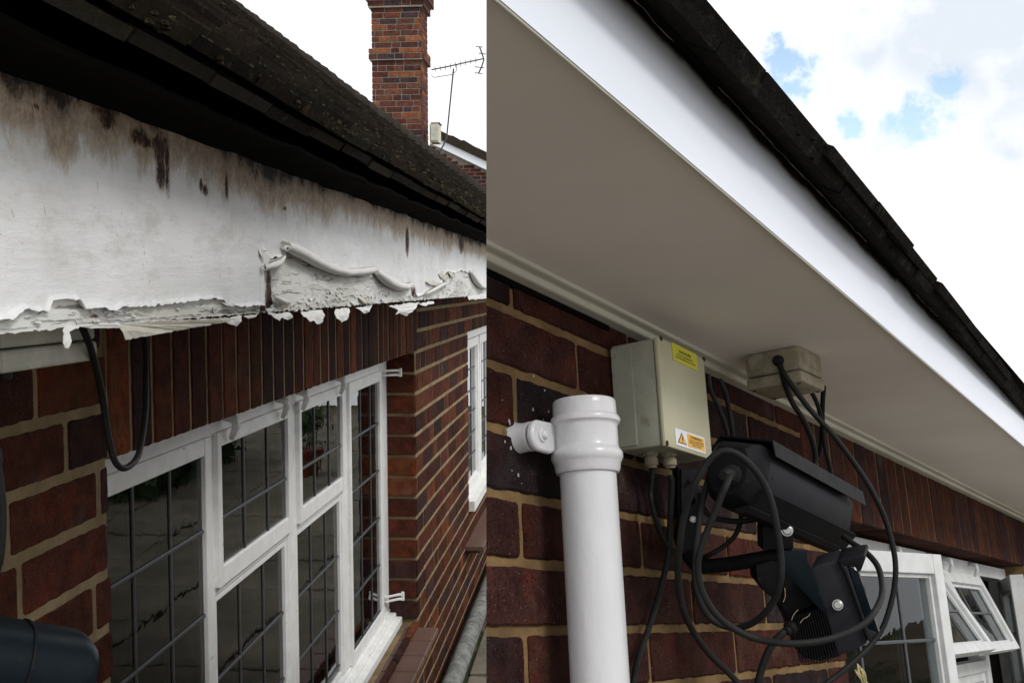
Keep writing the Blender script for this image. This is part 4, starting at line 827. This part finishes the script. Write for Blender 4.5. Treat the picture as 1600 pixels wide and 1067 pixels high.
def text(s, u, v, n, width, height, par, T_=T9, name='lettering', mat='label_ink'):
    cu = bpy.data.curves.new(name, 'FONT'); cu.body = s; cu.align_x = 'CENTER'; cu.align_y = 'CENTER'; cu.offset = .012; ob = bpy.data.objects.new(name, cu); COL.objects.link(ob)
    bpy.context.view_layer.update(); me = bpy.data.meshes.new_from_object(ob.evaluated_get(bpy.context.evaluated_depsgraph_get())); bpy.data.objects.remove(ob)
    xs = [v_.co.x for v_ in me.vertices]; ys = [v_.co.y for v_ in me.vertices]; x0, x1, y0, y1 = min(xs), max(xs), min(ys), max(ys)
    mb = MB(); mb.add([(n, u+((v_.co.x-x0)/(x1-x0)-.5)*width, v+((v_.co.y-y0)/(y1-y0)-.5)*height) for v_ in me.vertices], [list(p.vertices) for p in me.polygons])
    bpy.data.meshes.remove(me); return T_.part(mb, name, mat, parent=par)
lab, ua, ub, va, vb = label([(1049.5, 536), (1089, 553), (1088.5, 579), (1051, 562)], NE+.0002, 'danger_label', 'yellow_label', lid)
lw, lh = ub-ua, vb-va; cu_ = (ua+ub)/2; nn = NE+.0011
text('DANGER', cu_+lw*.0, va+lh*.66, nn, lw*.50, lh*.17, lab); text('ISOLATE MAINS SUPPLY', cu_, va+lh*.43, nn, lw*.68, lh*.10, lab); text('BEFORE REMOVING COVER', cu_, va+lh*.26, nn, lw*.80, lh*.10, lab)
lab2, ua, ub, va, vb = label([(1054, 669), (1099.5, 683), (1102.5, 709), (1056.5, 695)], NE+.0002, 'warning_label', 'white_label', lid)
lw, lh = ub-ua, vb-va
mb = MB(); mb.box((NE+.0009, ua+lw*.39, va+lh*.13), (NE+.0012, ub-lw*.03, vb-lh*.10), bev=.0001); T9.part(mb, 'amber_panel', 'amber_label', parent=lab2)
cu_ = ua+lw*.68
text('WARNING', cu_, va+lh*.74, NE+.0015, lw*.40, lh*.15, lab2); text('ISOLATE ELSEWHERE', cu_, va+lh*.55, NE+.0015, lw*.50, lh*.085, lab2); text('BEFORE REMOVING', cu_, va+lh*.41, NE+.0015, lw*.48, lh*.085, lab2); text('THIS COVER', cu_, va+lh*.27, NE+.0015, lw*.32, lh*.085, lab2)
tri = [(ua+lw*.05, va+lh*.17), (ua+lw*.35, va+lh*.17), (ua+lw*.20, va+lh*.84)]; ctr = (ua+lw*.20, va+lh*.39)
mb = MB(); mb.prism([(NE+.0009, *p) for p in tri], (.0002, 0, 0)); T9.part(mb, 'triangle_border', 'label_ink', parent=lab2)
mb = MB(); mb.prism([(NE+.0012, lin(ctr[0], p[0], .80), lin(ctr[1], p[1], .80)) for p in tri], (.0002, 0, 0)); T9.part(mb, 'triangle', 'amber_label', parent=lab2)
q = lambda a_, b_: (NE+.0015, ua+lw*a_, va+lh*b_)
mb = MB(); mb.prism([q(.215, .66), q(.235, .66), q(.215, .47), q(.235, .47), q(.205, .25), q(.190, .25), q(.208, .42), q(.185, .42)], (.0001, 0, 0)); T9.part(mb, 'lightning_bolt', 'label_ink', parent=lab2)
G = []
for x, y, nn_ in ((1017.5, 722, .030), (1047.5, 733, .046)):
    p = px(RF, x, y, 0, nn_); p.z = v0e; mb = MB(); mb.lathe(p, (0, 0, -1), [(-.002, .010), (.004, .010), (.0045, .0078), (.007, .0078)], 8)
    mb.lathe(p, (0, 0, -1), [(.007, .0088), (.0150, .0088), (.0155, .0072), (.0185, .006), (.0186, .003)], 20); T9.part(mb, 'cable_gland', 'beige_plastic'); G.append(p)
# ---- junction box on the soffit
a = px(RF, 1247, 538, 2, VS); b = px(RF, 1179, 560, 2, VS); c = px(RF, 1286, 558, 2, VS)
L1 = (b-a).length*.97; e2 = (c-a); e2.z = 0; L2 = e2.length*.92; e2.normalize(); e1 = Vector((-e2.y, e2.x, 0)); e1 = e1 if e1.dot(b-a) > 0 else -e1
JF = Frame(RF.w((a+e1*L1/2+e2*L2/2)), RF.m @ M3([e1, e2, e1.cross(e2)]))
if JF.m.determinant() < 0 or (JF.m@Vector((0, 0, 1))).dot(RF.m@Vector((0, 0, 1))) < 0: JF = Frame(JF.o, RF.m @ M3([-e1, e2, (-e1).cross(e2)])); sg = -1
else: sg = 1
T10 = Thing('junction_box', 'small grimy beige junction box screwed to the soffit, cables leaving it', 'junction box', JF, (0, 0, 0))
h1, h2 = L1/2, L2/2; HB = .036
mb = MB(); mb.box((-h1, -h2, -HB), (h1, h2, -.0003), bev=.005); T10.part(mb, 'base', 'beige_plastic', smooth=2)
mb = MB(); mb.box((-h1-.0008, -h2-.0008, -.055), (h1+.0008, h2+.0008, -HB-.0008), bev=.005); T10.part(mb, 'lid', 'beige_plastic', smooth=2)
gp = JF.l(RF.w(px(RF, 1219, 567, 2, VS-.017))); kx = JF.l(CAM+ML@(cray(1217, 566)*1.60))
mb = MB(); mb.lathe((kx.x, -h2-.001, -.019), (0, -1, 0), [(0, .0085), (.004, .0080), (.006, .0060), (.010, .0050)], 18); T10.part(mb, 'cable_grommet', 'black_rubber', smooth=2)
for sx in (-1, 1):
    for sy in (-1, 1): mb = MB(); mb.lathe((sx*(h1-.008), sy*(h2-.008), -.0551), (0, 0, -1), [(0, .0028), (.0008, .0028), (.0010, .0015)], 12); T10.part(mb, 'screw', 'rotten_wood')
mb = MB()
mb.box((-h1*.85, -h2-.0012, -.026), (-h1*.3, -h2+.002, -.006), bev=.001); T10.part(mb, 'knockout', 'beige_plastic'); mb = MB(); mb.box((h1-.002, -h2*.7, -.026), (h1+.0012, h2*.7, -.006), bev=.001); T10.part(mb, 'knockout', 'beige_plastic')
# ---- camera on its bracket
AX = Vector((.592, -.304, .748)).normalized(); TP = Vector((.14, 1, .12)); TP = (TP-AX*TP.dot(AX)).normalized(); SD = cross(AX, TP)
if SD.x < 0: SD = -SD
def rmap(o, A_, S_, T_): return lambda a, s_, t: RF.l(CAM+ML@(o+A_*a+S_*s_+T_*t))
f1 = rmap(cray(1157, 744)*1.27, AX, SD, TP)
T11 = Thing('security_camera', 'black hooded security camera on a bracket arm beside the electrical box', 'security camera', RF, RP(1080, 880, .01))
OC = [(.034, .020), (.034, -.012), (.024, -.034), (.010, -.040), (-.010, -.040), (-.026, -.032), (-.034, -.012), (-.034, .020), (-.024, .038), (.024, .038)]
sc_ = lambda P, k, dt=0: [(a*k, b*k+dt) for a, b in P]
LB = .264
mb = MB(); loft(mb, f1, [(0, OC), (LB, OC)]); body = T11.part(mb, 'housing', 'charcoal_metal', bevel=.0012)
mb = MB(); loft(mb, f1, [(-.034, sc_(OC, .70)), (-.026, sc_(OC, .86)), (-.012, sc_(OC, .98)), (-.001, sc_(OC, 1.0))]); T11.part(mb, 'rear_cap', 'black_powder_coat', bevel=.001)
mb = MB(); loft(mb, f1, [(LB+.001, sc_(OC, .99)), (LB+.006, sc_(OC, .93))]); T11.part(mb, 'front_plate', 'black_powder_coat')
HO = [(.0415, .027), (.034, .0455), (-.034, .0455), (-.0415, .026), (-.0395, .026), (-.033, .0432), (.033, .0432), (.0395, .027)]
mb = MB(); loft(mb, f1, [(-.004, HO), (LB+.024, HO)]); T11.part(mb, 'sun_hood', 'black_powder_coat')
RL = [(.0345, -.0125), (.0395, -.0150), (.0250, -.0385), (.021, -.0360)]
mb = MB(); loft(mb, f1, [(-.012, RL), (LB+.012, RL)]); mb2 = [(.0262, -.0340), (.030, -.037), (.026, -.043), (.012, -.045), (.010, -.0405)]; loft(mb, f1, [(-.02, mb2), (LB-.01, mb2)]); T11.part(mb, 'lower_rail', 'black_powder_coat')
mb = MB(); g0 = rmap(cray(1142, 742)*1.235, AX, SD, TP)
mb.lathe(g0(0, 0, 0), (g0(-1, .05, -.25)-g0(0, 0, 0)), [(-.012, .0115), (.002, .0115), (.003, .0085), (.012, .0085), (.016, .006), (.020, .0052)], 12); T11.part(mb, 'cable_gland', 'black_rubber', smooth=0)
mb = MB(); g0 = rmap(cray(1160, 768)*1.25, AX, SD, TP); mb.lathe(g0(0, 0, 0), (g0(-1, 0, 0)-g0(0, 0, 0)), [(-.012, .012), (.004, .012), (.007, .009)], 12); T11.part(mb, 'blanking_plug', 'black_rubber')
mb = MB(); mb.lathe(f1(.012, .034, .004), f1(0, 1, 0)-f1(0, 0, 0), [(0, .0022), (.001, .002)], 10); T11.part(mb, 'screw', 'black_rubber')
# bracket: wall plate, arm, clamp
def slabpx(T_, pts, z, d, name, mat, bev=.001, par=None, lift_=None, smooth=0):
    """flat plate cut to an outline, standing at depth z and d metres thick (d may lean)"""
    zs = z if isinstance(z, (list, tuple)) else [z]*len(pts)
    P = [pz(RF, x, y, zz) for (x, y), zz in zip(pts, zs)]; dv = RF.inv@(ML@(Vector(d) if not isinstance(d, (int, float)) else Vector((0, 0, d))))
    mb = MB(); mb.prism(P, dv); return T_.part(mb, name, mat, parent=par, bevel=bev)
slabpx(T11, [(1064, 733), (1090, 735), (1093, 790), (1096, 850), (1097, 866), (1092, 878), (1083, 882), (1074, 877), (1067, 862), (1065, 840)], 1.40, .008, 'wall_plate', 'charcoal_metal')
slabpx(T11, [(1058, 733), (1064, 733), (1066, 850), (1072, 872), (1066, 870), (1060, 850)], 1.408, .045, 'plate_flange', 'black_powder_coat')
def bolt(T_, x, y, z, r=.0055, mat='steel', n=6):
    o_ = cray(x, y)*z; ax_ = RF.inv@(ML@(-cray(x, y))); mb = MB(); mb.lathe(pz(RF, x, y, z), ax_, [(0, r*1.15), (.0010, r*1.15), (.0011, r*.92), (.0044, r*.92), (.0050, r*.72)], n if n > 6 else 24); 
    T_.part(mb, 'bolt', mat)
bolt(T11, 1079, 750, 1.398, .0032, 'charcoal_metal'); bolt(T11, 1083, 811, 1.398, .0036, 'steel')
mb = MB(); mb.lathe(pz(RF, 1080.5, 782, 1.3995), RF.inv@(ML@(-cray(1080, 782))), [(0, .0052), (.0006, .0050)], 18); T11.part(mb, 'slot', 'roofing_felt')
mb = MB(); P = spline([pz(RF, *q) for q in ((1076, 868, 1.40), (1092, 883, 1.385), (1130, 882, 1.37), (1180, 874, 1.35), (1222, 866, 1.34), (1240, 864, 1.335))]); mb.tube(P, .0092, 14); T11.part(mb, 'arm', 'black_powder_coat', smooth=2)
slabpx(T11, [(1191, 826), (1200, 815), (1239, 818), (1240, 857), (1192, 859)], 1.322, .030, 'clamp', 'black_powder_coat')
slabpx(T11, [(1206, 800), (1248, 812), (1246, 835), (1208, 830)], 1.335, .03, 'clamp_saddle', 'black_powder_coat')
bolt(T11, 1230, 828, 1.3145, .0062)
# ---- infrared lamp under the arm
T12 = Thing('infrared_lamp', 'black finned lamp unit with a hexagon bolt hanging below the security camera', 'lamp unit', RF, pz(RF, 1240, 862, 1.34))
dd = (.020, .004, .050)
slabpx(T12, [(1223, 860), (1261.5, 860), (1262, 876), (1270, 890), (1291, 958), (1280, 951), (1262, 931), (1227, 896), (1223, 880)], 1.295, .003, 'hanger', 'navy_metal', .0006)
slabpx(T12, [(1181, 883), (1224, 870), (1226, 893), (1284, 958), (1262, 978), (1243, 972), (1222, 947), (1196, 925), (1183, 908)], 1.335, .040, 'rear_bracket', 'black_powder_coat')
body2 = slabpx(T12, [(1267, 888), (1285, 880), (1308, 876), (1324, 888), (1347, 966), (1355, 1004), (1340, 1013), (1310, 1024), (1304, 1000), (1289, 958)], 1.30, dd, 'side_plate', 'charcoal_metal', .0015)
slabpx(T12, [(1308, 876), (1318, 872), (1350, 867), (1352.5, 872), (1345, 892), (1340, 893), (1336, 886), (1322, 884), (1318, 886)], 1.294, dd, 'hood', 'black_powder_coat', .001)
slabpx(T12, [(1310, 877), (1324, 884), (1357, 983), (1371, 988), (1359, 1003), (1352, 990), (1347, 967), (1320, 893)], 1.294, .055, 'bezel', 'charcoal_metal', .0015)
slabpx(T12, [(1325, 884), (1341, 893), (1373.5, 985), (1371, 990), (1357, 984)], 1.297, .060, 'lens', 'navy_metal', .0008)
slabpx(T12, [(1341, 893), (1343, 893), (1375, 984), (1373, 987)], 1.2965, .004, 'lens_edge', 'steel', .0)
bolt(T12, 1309, 944.5, 1.298, .0055)
slabpx(T12, [(1227, 892), (1267, 886), (1290, 955), (1305, 1000), (1311, 1025), (1284, 1032), (1256, 1028), (1238, 978), (1222, 947)], 1.332, .050, 'lamp_body', 'black_powder_coat')
mb = MB()                                             # heat sink: a stack of fins on a core
dvf = RF.inv@(ML@Vector((.010, .0, .055)))
for i in range(15):
    t = i/14; x0 = lin(1238, 1290, t); xa, ya = lin(1238, 1289, t), lin(962, 948, t); xb, yb = lin(1251, 1311, t), lin(1030, 1022, t)+9*math.sin(math.pi*(.15+.75*t))
    P = [pz(RF, xa-1.3, ya, 1.32-.02*t), pz(RF, xa+1.0, ya, 1.32-.02*t), pz(RF, xb+1.0, yb, 1.32-.02*t), pz(RF, xb-1.3, yb, 1.32-.02*t)]
    mb.prism(P, dvf)
mb.prism([pz(RF, x, y, 1.335) for x, y in ((1238, 964), (1290, 944), (1308, 1018), (1256, 1024))], dvf*.6); T12.part(mb, 'heat_sink', 'black_powder_coat')
mb = MB(); mb.lathe(pz(RF, 1238, 978, 1.325), pz(RF, 1230, 985, 1.32)-pz(RF, 1238, 978, 1.325), [(0, .009), (.006, .009), (.008, .006), (.012, .005)], 12); T12.part(mb, 'cable_gland', 'black_rubber')
# ---- cables
GR = 'black cables around the security camera'
g1, g2 = G
zof = lambda p: (ML.transposed()@(RF.w(p)-CAM)).z
z1_, z2_ = zof(g1), zof(g2)
CB = [
 ([(1018, 730, z1_), (1017, 745, z1_), (1016, 775, z1_), (1022, 808, -.03), (1033, 838, -.03), (1050, 860, -.028), (1078, 874, -.028), (1106, 868, 1.38), (1142, 845, 1.38), (1158, 820, 1.38), (1162, 784, 1.38), (1160, 750, 1.36)], .0034, 'black cable from the nearer gland of the electrical box, looping up behind the camera'),
 ([(1047.5, 742, z2_), (1048, 760, z2_), (1047, 800, -.034), (1044, 850, -.028), (1040, 885, -.022), (1030, 930, -.016), (1015, 975, -.014), (1002, 1015, -.014), (988, 1072, -.016)], .0042, 'black cable running from the second gland down to the bottom edge'),
 ([(1141, 744, 1.20), (1128, 768, 1.185), (1116, 800, 1.18), (1104, 830, 1.18), (1092, 866, 1.18), (1091, 895, 1.18), (1100, 925, 1.18), (1122, 960, 1.18), (1152, 984, 1.18), (1186, 997, 1.18), (1235, 1003, 1.17), (1290, 999, 1.18), (1335, 985, 1.20), (1364, 962, 1.22), (1378, 925, 1.28), (1374, 890, 1.33), (1352, 862, 1.36), (1318, 838, 1.40)], .0040, 'black cable leaving the camera gland and sweeping right under the lamp unit'),
 ([(1160, 1075, 1.30), (1136, 1050, 1.29), (1105, 1020, 1.27), (1083, 985, 1.25), (1067, 945, 1.22), (1058, 895, 1.20), (1061, 850, 1.18), (1070, 800, 1.17), (1084, 755, 1.16), (1104, 722, 1.16), (1128, 706, 1.16), (1152, 711, 1.16), (1178, 735, 1.16), (1198, 768, 1.16), (1213, 815, 1.16), (1221, 862, 1.16), (1219, 905, 1.16), (1203, 945, 1.18), (1176, 973, 1.20), (1146, 981, 1.22), (1115, 970, 1.23), (1095, 942, 1.23), (1085, 905, 1.23), (1086, 860, 1.24), (1092, 825, 1.25), (1097, 790, 1.26), (1108, 745, 1.28), (1118, 715, 1.30)], .0040, 'black cable coiled in the large round loop in front of the camera'),
 ([(1217, 566, 1.60), (1222, 580, 1.575), (1240, 606, 1.57), (1270, 645, 1.57), (1308, 688, 1.57), (1345, 738, 1.57), (1374, 790, 1.57), (1392, 845, 1.57), (1399, 900, 1.56), (1390, 950, 1.55), (1366, 1000, 1.53), (1325, 1040, 1.50), (1285, 1072, 1.48)], .0042, 'long black cable arching from the soffit box past the right of the lamp unit'),
 ([(1218, 567, 1.60), (1223, 590, 1.585), (1232, 615, 1.60), (1243, 637, 1.63), (1259, 665, 1.66), (1270, 690, 1.68), (1274, 715, 1.70), (1271, 745, 1.70)], .0046, 'short black cable curving from the soffit box down behind the camera hood'),
 ([(1265, 606, 1.72), (1276, 628, 1.73), (1285, 660, 1.75), (1289, 700, 1.78), (1297, 735, 1.8), (1304, 770, 1.8)], .0038, 'thin black cable dropping from behind the soffit box along the brickwork'),
 ([(1287, 604, 1.74), (1286, 630, 1.76), (1286, 660, 1.78), (1284, 695, 1.82), (1279, 712, 1.84)], .0042, 'short black cable hanging from the far corner of the soffit box'),
 ([(1106, 585, 1.50), (1112, 612, 1.50), (1124, 640, 1.51), (1133, 665, 1.52), (1142, 700, 1.53)], .0034, 'nearer of two thin cables between the electrical box and the camera'),
 ([(1124, 592, 1.53), (1134, 612, 1.53), (1141, 640, 1.54), (1145, 668, 1.54), (1147, 700, 1.55)], .0036, 'second thin cable between the electrical box and the camera, further along the wall'),
 ([(1236, 978, 1.33), (1222, 990, 1.32), (1206, 1010, 1.32), (1194, 1035, 1.32), (1182, 1075, 1.32)], .0050, 'thick black cable from the lamp unit down to the bottom edge'),
 ([(1093, 770, 1.37), (1100, 792, 1.37), (1114, 806, 1.37), (1150, 813, 1.37), (1180, 811, 1.36), (1205, 804, 1.34)], .0038, 'black cable passing level behind the coiled loop under the camera body'),
]
for pts, r, lb in CB: cable(RF, pts, r, lb, GR)
random.seed(8)
T13 = Thing('straw', 'wisp of dry straw caught below the lamp unit beside the window', 'straw', RF, pz(RF, 1345, 1060, 1.45))
mb = MB()
for i in range(9): x = 1341+i*1.1; mb.tube(spline([pz(RF, x-4+random.uniform(-2, 2), 1040+random.uniform(-4, 6), 1.45), pz(RF, x+random.uniform(-3, 3), 1052, 1.445), pz(RF, x+6+random.uniform(-4, 4), 1068+random.uniform(-3, 6), 1.45)], 4), .0007, 5)
T13.part(mb, 'stalk', 'straw')
mb = MB()
for pts in ([(1250, 973), (1256, 966), (1262, 963), (1266, 958)], [(1237, 968), (1240, 960), (1247, 952)], [(1224, 940), (1227, 930), (1226, 918)]): mb.tube(spline([pz(RF, x, y, 1.288) for x, y in pts], 4), .00028, 5)
T13.part(mb, 'fibre', 'straw')
# ---- right window, four lights, three of them open
FN = -.070; VT = SB-.008; T = H2; Yd = Vector((0, 1, 0)); Xd = Vector((1, 0, 0)); VB2 = VB+.24
mul = [U0+(U1-U0)*k/4 for k in (1, 2, 3)]
mb = MB(); mb.box((FN-.06, U0, VB2), (FN, U0+.045, VT), bev=.002); mb.box((FN-.06, U1-.045, VB2), (FN, U1, VT), bev=.002)
mb.box((FN-.061, U0+.045, VT-.042), (FN-.001, U1-.045, VT), bev=.002); mb.box((FN-.055, U0, VB2-.03), (FN+.05, U1, VB2), bev=.003)
for u in mul: mb.box((FN-.059, u-.026, VB2), (FN-.0015, u+.026, VT-.042), bev=.002)
TZ = -.10
for a, b in ((mul[0], mul[1]), (mul[1], mul[2])): mb.box((FN-.058, a+.026, TZ-.035), (FN-.003, b-.026, TZ), bev=.002)
win2 = H2.part(mb, 'window', 'window_paint_clean'); win2['label'] = 'window with its casements and vents standing open'
PC = 'window_paint_clean'
th_ = math.radians(12.6); yd = Vector((math.sin(th_), math.cos(th_), 0)); nd = Vector((math.cos(th_), -math.sin(th_), 0)); hh = .168-VB2-.004
lights(win2, T, Vector((FN+.012, U0+.02, VB2+.004)), yd, nd, .60, hh, st=.045, came_y=[.2, .4], came_z=[hh-.19, hh-.36, hh-.53], paint=PC, label='side casement swung outward')
for i, (tx, ty) in enumerate(((1557, 1013), (1594, 1012))):
    uu = mul[i+1]-.018; p = px(RF, tx, ty, 1, uu); dn, dv = p.x-(FN+.012), VT-.042-p.z; ph = math.atan2(dn, dv); hgt = math.hypot(dn, dv)
    print('vent', i, p, math.degrees(ph), hgt)
    zd = Vector((-math.sin(ph), 0, math.cos(ph))); nd = Vector((math.cos(ph), 0, math.sin(ph))); w_ = mul[i+1]-mul[i]-.036
    o_ = Vector((FN+.012, mul[i]+.018, VT-.042))-zd*hgt
    lights(win2, T, o_, Yd, nd, w_, hgt, zd=zd, st=.038, th=.026, came_y=[w_*.36, w_*.66], came_z=[hgt*.5], paint=PC, bot=.026, label='top hung vent propped open')
    for q in (.09, w_-.09): mb = MB(); y_ = mul[i]+.018+q; mb.tube([(FN+.0, y_, VT-.008), (FN+.022, y_, VT-.014), (FN+.024, y_, VT-.03), (FN+.014, y_, VT-.05)], [.006, .007, .006, .004], 10); H2.part(mb, 'cleat', PC, parent=win2, smooth=1)
    lights(win2, T, Vector((FN-.012, mul[i]+.03, VB2+.01)), Yd, Xd, mul[i+1]-mul[i]-.06, TZ-.035-VB2-.01, st=.028, th=.03, came_y=[.18, .37], came_z=[.1, .22], paint=PC)
p = px(RF, 1594, 889, 2, VT-.05); print('c4', p)
for k in range(1, 90):
    th_ = math.radians(k); q_ = Vector((FN+.012+.56*math.sin(th_), U1-.03-.56*math.cos(th_), VT-.05)); s_ = RF.w(q_)-CAM; c_ = ML.transposed()@s_; xx = PX+F*c_.x/c_.z
    if xx > 1595: break
print('c4 angle', k)
yd = Vector((-math.sin(th_), math.cos(th_), 0)); nd = Vector((math.cos(th_), math.sin(th_), 0)); lights(win2, T, Vector((q_.x, q_.y, VB2+.004)), yd, nd, .56, VT-.05-VB2, st=.045, came_y=[.19, .37], came_z=[hh-.19, hh-.36, hh-.53], paint=PC, label='far casement swung right open')
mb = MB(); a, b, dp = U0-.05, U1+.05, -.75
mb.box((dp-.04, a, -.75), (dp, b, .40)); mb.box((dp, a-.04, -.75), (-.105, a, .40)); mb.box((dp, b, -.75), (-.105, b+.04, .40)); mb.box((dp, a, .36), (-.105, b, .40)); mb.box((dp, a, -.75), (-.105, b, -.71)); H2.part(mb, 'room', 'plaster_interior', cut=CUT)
def inside(q, n, name, label, cat, mat, d=-.02):
    P = [RP(x, y, n) for x, y in q]; o_ = sum(P, Vector())/len(P); mb = MB(); mb.prism(P, (d, 0, 0)); ob = mb.build(name, mat, RF, o_, None); ob['label'] = label; ob['category'] = cat
inside([(1519, 961), (1533, 961), (1546, 1001), (1534, 1001)], -.30, 'paper_sheet', 'white paper standing on the sill behind the further propped vent', 'paper', 'paper', -.003)
inside([(1513, 1000), (1526, 998), (1530, 1010), (1512, 1010)], -.30, 'card', 'pale blue card lying behind the nearer propped vent', 'card', 'paper', -.003)
inside([(1536, 960), (1552, 962), (1570, 1010), (1548, 1012)], -.36, 'red_bag', 'red bag inside the room behind the further propped vent', 'bag', 'red_plastic', -.08)
inside([(1495, 1040), (1530, 1036), (1532, 1068), (1497, 1070)], -.34, 'red_cloth', 'dark red cloth inside the room below the propped vents', 'cloth', 'red_plastic', -.06)
